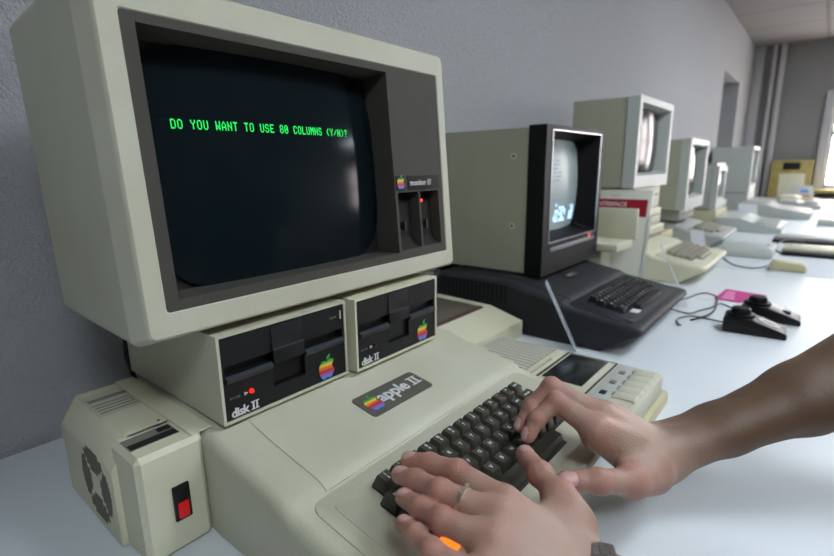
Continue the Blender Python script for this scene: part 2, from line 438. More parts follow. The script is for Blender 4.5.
def keyboard(parent, kmat, legend, dz=0.):
    for r, row in enumerate(KROWS):
        for txt, i, w in row:
            k = (round(w, 2), kmat.name)
            if k not in KEYCACHE:
                o = link('key', keytop_bm(w * P_), kmat, parent, sharp=25); KEYCACHE[k] = o.data
            else:
                o = bpy.data.objects.new('key', KEYCACHE[k]); COL.objects.link(o); o.parent = parent
            y = KY - r * P_ * math.cos(KT); z = KZ - r * P_ * math.sin(KT) + dz
            o.location = (KX + i * P_, y, z); o.rotation_euler = (KT, 0, 0)
            if legend:
                if txt not in LEGCACHE:
                    two = '\n' in txt; word = len(txt) > 2 and not two
                    t = text_obj('key_legend', txt, .0030 if word else (.0047 if two else .0058), M['ink'], o, (0, 0, 0), (0, 0, 0), ext=.00008, align='CENTER', bold=.00016)
                    LEGCACHE[txt] = (t.data, -.0002 if word else (.0014 if two else -.001))
                    if two:
                        pass
                else:
                    t = bpy.data.objects.new('key_legend', LEGCACHE[txt][0]); COL.objects.link(t); t.parent = o
                t.location = (0, LEGCACHE[txt][1], .00002)
    # space bar
    y = KY - 4 * P_ * math.cos(KT); z = KZ - 4 * P_ * math.sin(KT) + dz
    if ('space', kmat.name) not in KEYCACHE:
        o = link('space_bar', keytop_bm(P_ * 8), kmat, parent); KEYCACHE[('space', kmat.name)] = o.data
    else:
        o = bpy.data.objects.new('space_bar', KEYCACHE[('space', kmat.name)]); COL.objects.link(o); o.parent = parent
    o.location = (KX + 5.75 * P_, y, z); o.rotation_euler = (KT, 0, 0)

BED = [(.0622, .1033), (.0718, .1033), (.0718, .1226), (.3205, .1226), (.3205, .104), (.3255, .104), (.3255, .0475), (.2685, .0475), (.2685, .0285), (.1140, .0285), (.1140, .0475), (.0622, .0475)]
def computer(name, label, loc, cm, kmat, legend=True, badge=True, slots=False, inner=True, cat='computer'):
    t = thing(name, label, cat, loc)
    link('case', case_bm(), cm, t, sharp=40)
    # keyboard surround
    def plate(x0, x1, y0, y1, r=.012):
        return [(x + (x0 + x1) / 2, y + (y0 + y1) / 2) for x, y in rrect(x1 - x0, y1 - y0, r, 5)]
    link('keyboard_surround', deck_plate(plate(.020, .366, .010, .1430), .0010), cm, t)
    if inner: link('keyboard_plate', deck_plate(plate(.034, .352, .018, .131, .006), .0016), cm, t)
    link('key_bed', deck_plate(BED, .0024), M['keybed'], t)
    # lid with its seams
    bm = bmesh.new(); strip_on(bm, .041, .345, .1455, .455, .0009)
    link('lid', bm, cm, t)
    keyboard(t, kmat, legend)
    if slots:
        bm = bmesh.new()
        for k in range(17):
            y = .27 + k * .0105; cube(bm, -.0008, .004, y, y + .0052, .060, .1000, .0)
        link('side_vents', bm, M['black_soft'], t)
    return t

# --- foreground machine
A2 = computer('computer', 'beige home computer being typed on, rainbow emblem badge, brown keys', (0, -.030, 0), M['beige'], M['key'])
y = .2040; tilt = math.atan2(ztop(.224) - ztop(.188), .036)
bz = ztop(y) + .0010
bm = bmesh.new(); prism(bm, rrect(.100, .039, .005, 5), 'z', 0, .0008, 0)
bd = link('badge', bm, M['badge'], A2, loc=(.1910, y, bz), rot=(tilt, 0, 0))
logo('badge_emblem', .021, bd, (-.0335, -.003, .0009))
text_obj('badge_lettering', 'apple', .0245, M['ink'], bd, (-.0235, -.0048, .0009), (0, 0, 0), bold=.0005, ext=.0001, spacing=.93)
numeral_two('badge_numeral', .0155, .0150, .0030, M['ink'], bd, (.0300, -.0048, .0009))
# power lamp key
o = link('power_lamp', keytop_bm(P_ * .95), M['lamp_orange'], A2, loc=(KX - .56 * P_, .001 + KY - 4 * P_ * math.cos(KT), KZ - 4 * P_ * math.sin(KT) - .0045), rot=(KT, 0, 0))

# --- fan and power unit on its left side
fan = thing('cooling_fan', 'cream side fan unit with red rocker switch left of the typed-on computer', 'fan unit', (0, .238, 0))
bm = bmesh.new(); prism(bm, [(-.0012, .0), (-.0605, .0), (-.0605, .056), (-.0012, .056)], 'z', .0012, .1064, .0045, 1); link('front_housing', bm, M['cream'], fan, sharp=20)
bm = bmesh.new(); prism(bm, [(-.0660, .0012), (-.0660, .080), (-.0490, .1064), (-.0012, .1064), (-.0012, .0012)], 'y', .046, .188, .0025, 2); link('housing', bm, M['cream'], fan, sharp=20)
bm = bmesh.new(); cube(bm, -.010, .0100, .004, .186, .1072, .1084, .0004); cube(bm, -.010, -.002, .004, .186, .103, .1080, .0003); link('lid_flange', bm, M['cream'], fan)
# grille: round field of slits with a hub, on the left face
bm = bmesh.new(); cyl(bm, (-.0664, .090, .050), .039, -.0004, 'x', 40); g = link('fan_grille', bm, M['cream'], fan)
bm = bmesh.new()
for k in range(-7, 8):
    zz = k * .0049; L_ = math.sqrt(max(0, .0375 ** 2 - zz ** 2))
    hub = .013
    segs = [(-L_, L_)] if abs(zz) > hub else [(-L_, -math.sqrt(hub ** 2 - zz ** 2)), (math.sqrt(hub ** 2 - zz ** 2), L_)]
    for a, b in segs:
        n_ = max(1, int((b - a) / .0048))
        for q in range(n_):
            c = a + (b - a) * (q + .5) / n_
            if min(abs(c * .7 - zz * .7), abs(c * .7 + zz * .7)) < .0022: continue
            cube(bm, -.0673, -.0666, .090 + c - .0020, .090 + c + .0020, .050 + zz - .0020, .050 + zz + .0020)
link('grille_slits', bm, mat('slit_shade', (98, 96, 82), .7), g)
sw = box('switch_housing', M['black_gloss'], -.0345, -.0195, -.0022, .001, .0335, .0680, .0008, fan)
box('rocker', M['led_switch'], -.0318, -.0222, -.0038, -.001, .0360, .0515, .0008, sw)
box('rocker_top', M['black_gloss'], -.0318, -.0222, -.0032, -.001, .0520, .0655, .0008, sw)
lb = box('front_label', M['inkgrey'], -.056, -.013, .020, .044, .1040, .1044, .0001, fan)
lb.location.z = .0024
box('label_bar', M['keybed'], -.055, -.014, .021, .031, .1043, .1046, 0, lb)
box('label_mark', M['keybed'], -.026, -.0145, .034, .042, .1043, .1046, 0, lb)
lb = box('rear_label', mat('faded_label', (188, 184, 162), .6), -.050, -.004, .110, .172, .1041, .1044, .0001, fan)
lb.location.z = .0024
box('label_bar', M['inkgrey'], -.047, -.010, .150, .158, .1043, .1046, 0, lb)
for k in range(4): box('label_line', M['inkgrey'], -.047, -.012, .116 + k * .0075, .1185 + k * .0075, .1043, .1045, 0, lb)
bm = bmesh.new(); cyl(bm, (-.016, .058, .1064), .0012, .0010, n=10); link('screw', bm, M['brown'], fan)

# --- disk drives
def disk_drive(label, loc, rz, lit, numbered):
    t = thing('disk_drive', label, 'disk drive', loc, (0, 0, rz))
    w, h, d = .156, .0885, .214
    bm = bmesh.new()
    holed_plate(bm, [0, .0028, w - .0028, w], [0, .0028, h - .0028, h], [(1, 2, 1, 2, .008, 0)], thick=d)
    cube(bm, .0028, w - .0028, d - .001, d, .001, h - .001)
    o = link('casing', bm, M['cream'] if not numbered else M['beige'], t)
    bv = o.modifiers.new('bevel', 'BEVEL'); bv.width = .0012; bv.segments = 2; bv.limit_method = 'ANGLE'
    B = M['bezel']
    bm = bmesh.new()
    xs = [.003, .006, .0565, .0965, .150, .153]; zs = [.003, .0195, .0440, .0475, .0570, .0855]
    holed_plate(bm, xs, zs, [(1, 2, 3, 4, .007, 0), (3, 4, 3, 4, .007, 0), (2, 3, 1, 4, .007, 0)], y=.0012, thick=.006)
    bz_ = link('bezel', bm, B, t)
    box('slot_back', M['black_gloss'], .004, .152, .0078, .0084, .004, .085, 0, t)
    bm = bmesh.new()  # door with its lower lip
    prism(bm, [(.0004, .0830), (.0004, .0600), (-.0012, .0585), (-.0012, .0440), (.004, .0440), (.004, .0830)], 'x', .0575, .0955, .0005)
    link('drive_door', bm, B, t)
    for a, b in ((.0062, .0560), (.0970, .1498)):
        bm = bmesh.new(); prism(bm, [(-.0028, .0445), (.001, .0470), (.0065, .0470), (.0065, .0400), (-.0004, .0400)], 'x', a, b, 0); link('slot_lip', bm, M['slate'], t)
    box('finger_recess', M['black_gloss'], .0572, .0958, .0055, .0078, .0205, .0438, 0, t)
    bm = bmesh.new(); cyl(bm, (.0311, .0014, .0250), .0024, -.0030, 'y', 16, r2=.0016); link('activity_lamp', bm, M['led'] if lit else M['led_off'], t)
    R_ = (PI / 2, 0, 0)
    text_obj('drive_lettering', 'disk', .0125, M['ink'], t, (.0085, .0010, .0050), R_, bold=.0004, spacing=.92, ext=.0001)
    numeral_two('drive_numeral', .0088, .0088, .0019, M['ink'], t, (.0295, .0010, .0050), R_)
    text_obj('small_lettering', 'IN USE', .0036, M['inkgrey'], t, (.0085, .0010, .0232), R_, ext=.0001)
    bm = bmesh.new(); prism(bm, [(.0235, .0228), (.0235, .0266), (.0272, .0247)], 'y', .0004, .0012); link('arrow_mark', bm, M['ink'], t)
    logo('emblem', .0215, t, (.1252, .0010, .0140), R_)
    if numbered:
        text_obj('drive_number', '1', .0135, M['ink'], t, (.1450, .0010, .0690), R_, bold=.0002, ext=.0001)
        text_obj('small_lettering', 'DRIVE', .0036, M['inkgrey'], t, (.1330, .0010, .0712), R_, ext=.0001)
    for x in (.02, .13):
        for yy in (.02, .18):
            bm = bmesh.new(); cyl(bm, (x, yy, -.0016), .007, .0020, n=14); link('rubber_foot', bm, M['keybed'], t)
    return t
disk_drive('disk drive marked 1 with red lamp lit, left under the big monitor', (.0151, .2275, .1094), 0, True, True)
disk_drive('unnumbered disk drive with unlit lamp, right under the big monitor', (.1790, .2205, .1094), math.radians(.6), False, False)

# --- big monitor
TM = .0787
mon = thing('monitor', 'large beige monitor with green text on its screen, standing on two disk drives', 'monitor', (-.0395, .2275, .2074), (-TM, 0, 0))
mw, mh, md = .4238, .2836, .208
bm = bmesh.new()
ZS = [(0.0, .006, .0), (.0, .010, .0)]
def loop(y, ins, insb, r, n=5, up_=None):
    T_ = mh - ins if up_ is None else mh + up_
    out = []
    for cx, cz, a0 in ((mw - ins - r, T_ - r, 0), (ins + r, T_ - r, 90), (ins + r, insb + r, 180), (mw - ins - r, insb + r, 270)):
        for i in range(n + 1):
            a = math.radians(a0 + 90 * i / n); out.append(bm.verts.new((cx + r * math.cos(a), y, cz + r * math.sin(a))))
    return out
def inner(y, g, n=5, r=.003):
    out = []; a0_, a1_, b0_, b1_ = .0176 - g, .4081 + g, .0216 - g, .2571 + g
    for cx, cz, a0 in ((a1_ - r, b1_ - r, 0), (a0_ + r, b1_ - r, 90), (a0_ + r, b0_ + r, 180), (a1_ - r, b0_ + r, 270)):
        for i in range(n + 1):
            a = math.radians(a0 + 90 * i / n); out.append(bm.verts.new((cx + r * math.cos(a), y, cz + r * math.sin(a))))
    return out
Ls = [inner(.009, 0), inner(.0012, 0), inner(0, .001), loop(0, .0020, .0020, .006), loop(.0010, .0006, .0006, .007), loop(.003, -.0006, -.0006, .008), loop(.0036, -.0008, -.0008, .008), loop(.0225, -.0057, -.0057, .009), loop(.0235, -.0060, -.0060, .009), loop(.0245, -.0060, -.0060, .009), loop(.034, -.0060, -.0055, .010), loop(md - .010, -.004, .0070, .012, 5, .0125), loop(md, .004, .0160, .012, 5, .0060)]
for A, B in zip(Ls, Ls[1:]):
    for j in range(len(A)): bm.faces.new((A[j], A[(j + 1) % len(A)], B[(j + 1) % len(B)], B[j]))
bm.faces.new(Ls[-1])
link('casing', bm, M['beige'], mon, sharp=24)
bm = bmesh.new()
xs = [.0172, .0290, .3100, .3135, .3305, .3345, .4015, .4085]; zs = [.0212, .0310, .0335, .1065, .1085, .1275, .2495, .2575]
# columns for the slots
xs = [.0172, .0290, .3100, .3145, .3555, .3590, .3985, .4085]
holed_plate(bm, xs, zs, [(1, 2, 1, 6, .036, .002), (3, 4, 2, 3, .016, 0), (5, 6, 2, 3, .016, 0)], y=.0012, thick=.008)
bz_ = link('bezel', bm, M['taupe'], mon)
bm = bmesh.new()
for a, b in ((.3145, .3555), (.3590, .3985)):
    prism(bm, [(.0165, .1070), (.0165, .0500), (.0120, .0395), (.0040, .0338), (.018, .0330), (.018, .1070)], 'x', a, b)
link('control_recess', bm, M['taupe_dark'], mon, sharp=60)
for x, zz in ((.3150, .0610), (.3590, .0600)):
    bm = bmesh.new(); cyl(bm, (x + .010, .0165, zz + .003), .0060, -.0130, 'y', 18, r2=.0050, bev=.0008); cube(bm, x + .0085, x + .0115, .0010, .004, zz - .003, zz + .009); link('control_knob', bm, M['black_gloss'], mon)
bm = bmesh.new(); cyl(bm, (.3640, .0165, .084), .0022, -.008, 'y', 12); link('control_button', bm, M['black_gloss'], mon)
bm = bmesh.new(); cyl(bm, (.3632, .0120, .0945), .0020, -.0090, 'y', 14); link('power_lamp', bm, M['led'], mon)
box('name_plate', M['taupe_dark'], .3340, .4015, .0004, .003, .1088, .1270, .0004, mon)
box('emblem_plate', M['taupe_dark'], .3125, .3300, .0004, .003, .1088, .1270, .0004, mon)
logo('emblem', .0135, mon, (.3213, .0004, .1168), (PI / 2, 0, 0))
text_obj('name_lettering', 'monitor ///', .0100, M['ink'], mon, (.3385, -.0001, .1148), (PI / 2, 0, 0), bold=.0002, ext=.0001, spacing=.98)
# picture tube
def tube_face(bm, cx, cz, hw, hh, yc, bulge, p=5., n=28, mi=0):
    rows = []
    for i in range(n + 1):
        row = []
        for j in range(n + 1):
            u, v = 2 * j / n - 1, 2 * i / n - 1
            # square to rounded rectangle
            m_ = max(abs(u), abs(v)); L_ = (abs(u) ** p + abs(v) ** p) ** (1 / p); s = m_ / L_ if L_ > 0 else 1
            x, z = u * s * hw, v * s * hh
            row.append(bm.verts.new((cx + x, yc - bulge * (1 - (x * x + z * z) / (hw * hw + hh * hh)), cz + z)))
        rows.append(row)
    for i in range(n):
        for j in range(n): bm.faces.new((rows[i][j], rows[i][j + 1], rows[i + 1][j + 1], rows[i + 1][j])).material_index = mi
CXT, CZT, HWT, HHT, YCT, BUT = .1700, .1400, .1385, .1120, .0370, .0130
bm = bmesh.new(); tube_face(bm, CXT, CZT, HWT, HHT, YCT, BUT, 5.)
crt = link('screen', bm, M['crt'], mon)
bm = bmesh.new()  # dark mask round the tube
prism(bm, [(.030, .032), (.309, .032), (.309, .2485), (.030, .2485)], 'y', YCT + .001, YCT + .004)
link('screen_mask', bm, M['taupe_dark'], mon)
def tube_y(x, z): return YCT - BUT * (1 - ((x - CXT) ** 2 + (z - CZT) ** 2) / (HWT ** 2 + HHT ** 2))
FONT = {'D': 'F999997'}
G = {
 'D': '11110 10001 10001 10001 10001 10001 11110', 'O': '01110 10001 10001 10001 10001 10001 01110', 'Y': '10001 10001 01010 00100 00100 00100 00100',
 'U': '10001 10001 10001 10001 10001 10001 01110', 'W': '10001 10001 10001 10101 10101 11011 10001', 'A': '00100 01010 10001 10001 11111 10001 10001',
 'N': '10001 10001 11001 10101 10011 10001 10001', 'T': '11111 00100 00100 00100 00100 00100 00100', 'S': '01110 10001 10000 01110 00001 10001 01110',
 'E': '11111 10000 10000 11110 10000 10000 11111', '8': '01110 10001 10001 01110 10001 10001 01110', '0': '01110 10001 10011 10101 11001 10001 01110',
 'C': '01110 10001 10000 10000 10000 10001 01110', 'L': '10000 10000 10000 10000 10000 10000 11111', 'M': '10001 11011 10101 10101 10001 10001 10001',
 '(': '00010 00100 01000 01000 01000 00100 00010', ')': '01000 00100 00010 00010 00010 00100 01000', '/': '00000 00001 00010 00100 01000 10000 00000', '?': '01110 10001 00010 00100 00100 00000 00100'}
bm = bmesh.new(); px, pz = .00083, .00118
x = .0576
for ch in 'DO YOU WANT TO USE 80 COLUMNS (Y/N)?':
    if ch != ' ':
        for r, row in enumerate(G[ch].split()):
            # merge horizontal runs of dots
            c = 0
            while c < 5:
                if row[c] == '1':
                    e = c
                    while e + 1 < 5 and row[e + 1] == '1': e += 1
                    xa, xb = x + c * px, x + (e + 1) * px; zt = .1838 - r * pz; yy = tube_y((xa + xb) / 2, zt)
                    cube(bm, xa, xb, yy - .0006, yy - .0002, zt - pz * .98, zt)
                    c = e + 1
                else: c += 1
    x += .00574
link('screen_text', bm, M['phosphor'], crt, recalc=False)

# cables behind the foreground machine
tag(tube('cable', [(.034, .456, .170), (.022, .460, .150), (.019, .462, .125), (.024, .466, .098), (.035, .472, .05), (.06, .50, .004)], .0030, M['cable']), 'black cable bundle coming down behind the drive marked 1', 'cable')
tag(tube('cable', [(.62, .535, .150), (.600, .525, .120), (.585, .52, .085), (.56, .52, .02), (.56, .53, .004)], .0042, M['cablegrey']), 'blue grey cable hanging behind the cream box and black computer', 'cable')
tag(tube('cable', [(.575, .545, .130), (.565, .54, .085), (.55, .54, .02), (.54, .545, .004)], .0036, M['cable']), 'dark cable hanging left of the blue grey one', 'cable')

# ------------------------------------------------------------------ cream box between the machines
t = thing('expansion_box', 'low cream box with sloped front and dark recessed lid beside the black computer', 'box unit', (.42, .268, 0))
bm = bmesh.new(); prism(bm, [(.0, .001), (0, .036), (.075, .056), (.235, .060), (.235, .001)], 'x', 0, .266, .002); link('case', bm, M['cream'], t)
bm = bmesh.new(); prism(bm, [(.085, .0570), (.085, .0585), (.225, .0612), (.225, .0590)], 'x', .02, .236, .0002); link('dark_lid', bm, M['brown'], t)
box('red_stripe', mat('dull_red_edge', (104, 62, 62), .6), .02, .236, .0765, .0800, .0560, .0588, 0, t)
box('blue_stripe', M['slate'], .02, .236, .0800, .0850, .0560, .0590, 0, t)

# ------------------------------------------------------------------ cassette recorder
t = thing('cassette_recorder', 'flat beige cassette recorder with piano keys and smoked window beside the right hand', 'cassette recorder', (.398, -.030, 0))
w, d, zt = .150, .272, .047
bm = bmesh.new(); prism(bm, [(x + w / 2 + .008, y + d / 2 - .003) for x, y in rrect(w + .018, d + .008, .010, 5)], 'z', .0012, .016, .0015); link('lower_shell', bm, M['yellowed'], t)
bm = bmesh.new(); prism(bm, [(x + w / 2, y + d / 2) for x, y in rrect(w, d, .006, 4)], 'z', .016, zt - .001, .0018); link('upper_shell', bm, M['beige'], t)
box('top_panel', M['beige'], .006, .150, .008, .266, zt - .002, zt, .0006, t)
gp = box('speaker_plate', mat('grille_shadow', (138, 134, 124), .6), .008, .148, .164, .264, zt - .001, zt + .0004, 0, t)
bm = bmesh.new()
for k in range(13): cube(bm, .0095 + k * .0107, .0165 + k * .0107, .165, .263, zt, zt + .0022, 0)
link('grille_slats', bm, mat('grille_grey', (192, 189, 176), .5), gp)
box('trim_strip', M['cream'], .008, .148, .146, .163, zt - .001, zt + .0008, .0003, t)
text_obj('panel_lettering', 'COMPUTER DATA RECORDER', .0062, M['inkgrey'], t, (.02, .1500, zt + .0009), (0, 0, 0), ext=.0001)
bm = bmesh.new(); cube(bm, .010, .148, .1400, .1430, zt - .001, zt + .0006); cube(bm, .010, .148, .0640, .0665, zt - .001, zt + .0006); cube(bm, .010, .0122, .0640, .1430, zt - .001, zt + .0006); cube(bm, .1458, .148, .0640, .1430, zt - .001, zt + .0006)
link('window_outline', bm, M['keybed'], t)
box('cassette_door', M['beige'], .014, .144, .068, .138, zt - .001, zt + .0010, .0004, t)
box('smoked_window', M['window_dark'], .034, .139, .0765, .1350, zt + .0006, zt + .0026, .0006, t)
box('control_panel', M['lightgrey'], .010, .148, .036, .062, zt - .001, zt + .0006, .0002, t)
for k in range(3): box('control_switch', M['inkgrey'] if k else M['keybed'], .03 + k * .04, .041 + k * .04, .044, .052, zt, zt + .0022, .0004, t)
for k in range(5): box('lettering_mark', M['inkgrey'], .036 + k * .0218, .048 + k * .0218, .0355, .038, zt, zt + .0008, 0, t)
for k in range(5):
    bm = bmesh.new(); prism(bm, [(.006, zt - .012), (.002, zt - .001), (.004, zt + .0032), (.032, zt + .0015), (.032, zt - .012)], 'x', .029 + k * .0220, .0506 + k * .0220, .0006); o = link('piano_key', bm, M['beige'], t); o.location = (0, .003, 0)
bm = bmesh.new(); cyl(bm, (.012, .075, zt), .0035, .0035, n=16, bev=.0004); link('round_button', bm, M['screw'], t)

# ------------------------------------------------------------------ black machine and its monitor
BK = computer('computer', 'black home computer with side vents and black keys under the black-fronted monitor', (.70, .045, 0), M['charcoal'], M['black_soft'], slots=True)
bm = bmesh.new(); prism(bm, rrect(.062, .024, .004, 4), 'z', 0, .0008)
bd = link('badge', bm, M['black_gloss'], BK, loc=(.205, .215, ztop(.215) + .0016), rot=(.16, 0, 0))
text_obj('badge_lettering', 'apple ][', .0135, M['ink'], bd, (-.025, -.004, .0009), (0, 0, 0), ext=.0001)
box('badge_stripe', M['g3'], -.02, .0, -.008, -.0065, .0008, .0011, 0, bd)
box('sticker', M['paper'], .088, .112, .030, .046, .0610, .0630, 0, BK, rot=(0, 0, 0))
bm = bmesh.new(); cyl(bm, (.035, .028, .0600), .006, .002, n=16, bev=.0006); link('power_lamp', bm, M['steel'], BK)

t = thing('monitor', 'small monitor with black front and olive sides on the black computer', 'monitor', (.775, .275, .1085))
w, h, yb, d = .330, .319, .040, .30
bm = bmesh.new(); xs = [0, .029, .3105, w]; zs = [0, .0695, .3100, h]
holed_plate(bm, xs, zs, [(1, 2, 1, 2, .052, .018)], y=.0, thick=yb)
o = link('front_housing', bm, M['black'], t); bv = o.modifiers.new('b', 'BEVEL'); bv.width = .0025; bv.segments = 2; bv.limit_method = 'ANGLE'; bv.angle_limit = math.radians(60)
bm = bmesh.new(); open_box(bm, .004, w - .004, yb + .0005, d, .004, h - .005); link('casing', bm, M['olive'], t)
bm = bmesh.new(); f_ = .0022
cube(bm, .0285, .0285 + f_, -.0012, .002, .0695, .3100); cube(bm, .3105 - f_, .3105, -.0012, .002, .0695, .3100); cube(bm, .0285, .3105, -.0012, .002, .0695, .0695 + f_); cube(bm, .0285, .3105, -.0012, .002, .3100 - f_, .3100)
link('silver_frame', bm, M['silver'], t)
box('silver_strip', mat('grey_strip', (130, 132, 136), .4, metal=.4), .040, .300, -.0015, .002, .0500, .0590, .0003, t)
bm = bmesh.new(); cyl(bm, (.268, .001, .0632), .0030, -.003, 'y', 14); link('power_lamp', bm, M['led'], t)
bm = bmesh.new(); tube_face(bm, .170, .188, .128, .108, .060, .026, 5.); s_ = link('screen', bm, M['crt_grey'], t)
bm = bmesh.new(); prism(bm, [(.03, .071), (.309, .071), (.309, .309), (.03, .309)], 'y', .061, .064); link('screen_mask', bm, M['black_soft'], t)
def ty2(x, z): return .060 - .026 * (1 - ((x - .170) ** 2 + (z - .188) ** 2) / (.128 ** 2 + .108 ** 2))
bm = bmesh.new(); rnd = random.Random(3)
for blk, (xa, xb) in enumerate(((.062, .100), (.135, .205), (.232, .262))):
    for r in range(6):
        for c in range(int((xb - xa) / .006)):
            if rnd.random() < .35 + .10 * (5 - r): 
                xx, zz = xa + c * .006, .104 + r * .0075
                if r > 3 and c % 3 == 0: continue
                yy = ty2(xx, zz); cube(bm, xx, xx + .0052, yy - .0012, yy - .0006, zz, zz + .0062)
link('screen_picture', bm, M['phosphor_w'], s_, recalc=False)
bm = bmesh.new()
for c in range(22):
    xx = .060 + c * .0098; yy = ty2(xx, .157); cube(bm, xx, xx + .0099, yy - .0012, yy - .0006, .1560, .1572)
link('screen_line', bm, M['phosphor_dim'], s_, recalc=False)
bm = bmesh.new()
for r in range(6):
    for c in range(9):
        if rnd.random() < .6: xx, zz = .075 + c * .010, .200 + r * .009; yy = ty2(xx, zz); cube(bm, xx, xx + .008, yy - .0012, yy - .0006, zz, zz + .004)
link('screen_menu', bm, M['phosphor_dim'], s_, recalc=False)
for zz in (.2565, .107):
    bm = bmesh.new(); cyl(bm, (.0035, .075, zz), .0070, -.0012, 'x', 20); o = link('screw_recess', bm, M['cream'], t); bm = bmesh.new(); cyl(bm, (.0022, .075, zz), .0032, -.0006, 'x', 12); link('side_screw', bm, M['screw'], o)
for x in (.03, .28):
    for yy in (.03, .18):
        bm = bmesh.new(); cyl(bm, (x, yy, -.0002), .008, .0040, n=14); link('rubber_foot', bm, M['keybed'], t)

# ------------------------------------------------------------------ small things on the table
def acrylic_card(label, base, top, w, m, name='sign_holder', thick=.0025):
    """slanted card: base line starts at base, its plate rises to top; w = vector along the width"""
    bm = bmesh.new(); b, t_, w = Vector(base), Vector(top), Vector(w); n = w.cross(t_ - b).normalized() * thick
    P = [b, b + w, t_ + w, t_]
    A = [bm.verts.new(p) for p in P]; B = [bm.verts.new(p + n) for p in P]
    bm.faces.new(A); bm.faces.new(B[::-1])
    for i in range(4): bm.faces.new((A[i], B[i], B[(i + 1) % 4], A[(i + 1) % 4]))
    # foot
    return tag(link(name, bm, m), label, 'sign holder')
acrylic_card('clear leaning sign holder seen edge-on against the black computer', (.667, .148, .0012), (.643, .204, .131), (.028, .0107, 0), M['clear'], thick=.002)
acrylic_card('clear leaning sign holder at the right end of the black computer', (1.120, .052, .0012), (1.120, .124, .148), (.029, .0057, 0), M['clear'])
acrylic_card('white card on a stand before the second pale computer, nearer card', (1.96, .195, .0012), (1.99, .222, .090), (.0, -.048, 0), M['paper'])
acrylic_card('white card standing between the far pale computers, farther card', (3.30, .205, .0012), (3.34, .225, .105), (.0, -.095, 0), M['paper'])

# game paddles
def paddle(label, loc, rz):
    t = thing('game_paddle', label, 'game paddle', loc, (0, 0, rz), group='pair of black game paddles')
    bm = bmesh.new(); prism(bm, [(-.055, .001), (-.055, .0115), (-.048, .0150), (.004, .0330), (.052, .0330), (.055, .030), (.055, .001)], 'x', -.031, .031, .0025); link('body', bm, M['black_gloss'], t)
    bm = bmesh.new(); cyl(bm, (0, .026, .0325), .0255, .006, n=32, bev=.001); cyl(bm, (0, .026, .038), .019, .012, n=32, r2=.0165, bev=.0015)
    k = link('dial', bm, M['black_gloss'], t); 
    bm = bmesh.new(); cyl(bm, (0, .026, .0498), .0135, .0008, n=24); link('dial_cap', bm, M['black_soft'], k)
    bm = bmesh.new(); n = 28
    for a, b in ((.0150, .0105),):
        o1 = [bm.verts.new((a * .85 * math.cos(2 * PI * i / n), -.024 + a * 1.25 * math.sin(2 * PI * i / n), 0)) for i in range(n)]
        i1 = [bm.verts.new((b * .75 * math.cos(2 * PI * i / n), -.024 + b * 1.2 * math.sin(2 * PI * i / n), 0)) for i in range(n)]
        for i in range(n): bm.faces.new((o1[i], o1[(i + 1) % n], i1[(i + 1) % n], i1[i]))
    for v in bm.verts: v.co.z = .0150 + (v.co.y + .048) * .346 + .0012
    if 'nearer' in label: link('button_ring', bm, M['ink'], t)
    else: bm.free(); box('button', M['black_soft'], -.008, .008, -.036, -.016, .017, .0245, .001, t)
    return t
paddle('nearer black game paddle with a white button ring on the table', (1.005, -.098, 0), math.radians(4))
paddle('farther black game paddle behind its twin on the table', (1.128, -.116, 0), math.radians(2))
tag(tube('cable', [(1.008, -.046, .010), (1.04, -.012, .003), (1.042, .025, .003), (1.00, .045, .003), (.962, .035, .003), (.955, .028, .003)], .0016, M['cable']), 'black cable curling from the nearer game paddle', 'cable')
tag(tube('cable', [(1.128, -.064, .010), (1.175, -.035, .003), (1.20, -.01, .003), (1.153, .000, .003), (1.10, .020, .003), (1.061, .034, .003), (1.075, .073, .003), (1.10, .11, .003)], .0016, M['cable']), 'black cable running from the farther game paddle to the black computer', 'cable')
tag(tube('cable', [(1.13, .085, .012), (1.194, .071, .003), (1.29, .045, .003), (1.27, .01, .003), (1.188, -.003, .0085), (1.111, -.010, .0075), (1.05, -.005, .0085), (1.01, .02, .0025)], .0020, M['cable']), 'thin black cable looping behind the game paddles', 'cable')
bm = bmesh.new(); prism(bm, [(1.250, .012), (1.385, .004), (1.365, -.092), (1.245, -.045)], 'z', .0012, .0022); o = tag(link('leaflet', bm, M['pink']), 'magenta leaflet lying on the table behind the game paddles', 'leaflet')
bm = bmesh.new()
for k in range(5): cube(bm, 1.265 + k * .020, 1.277 + k * .020, -.030 + .002 * k, -.002, .0021, .0024)
link('leaflet_print', bm, mat('pale_pink_ink', (226, 150, 190), .6), o)
bm = bmesh.new(); prism(bm, [(1.215, .052), (1.385, .045), (1.385, .010), (1.235, .016)], 'z', .0010, .0016); tag(link('paper_slip', bm, M['paper']), 'white paper slip beside the magenta leaflet', 'paper')

t = thing('computer_mouse', 'small yellowed mouse with a cable on the open table', 'mouse', (1.790, -.112, 0))
bm = bmesh.new(); prism(bm, [(-.048, .001), (-.050, .016), (-.040, .027), (.035, .031), (.050, .022), (.050, .001)], 'x', -.030, .030, .005, 3); link('shell', bm, M['yellowed'], t)
box('button', M['yellowed'], -.022, .022, .022, .044, .0295, .0325, .001, t)
tag(tube('cable', [(1.79, -.058, .010), (1.77, -.035, .003), (1.75, -.01, .003), (1.78, .035, .003), (1.86, .07, .003), (1.93, .09, .003)], .0024, mat('grey_cable', (120, 124, 124), .5)), 'thin grey mouse cable curving over the table', 'cable')

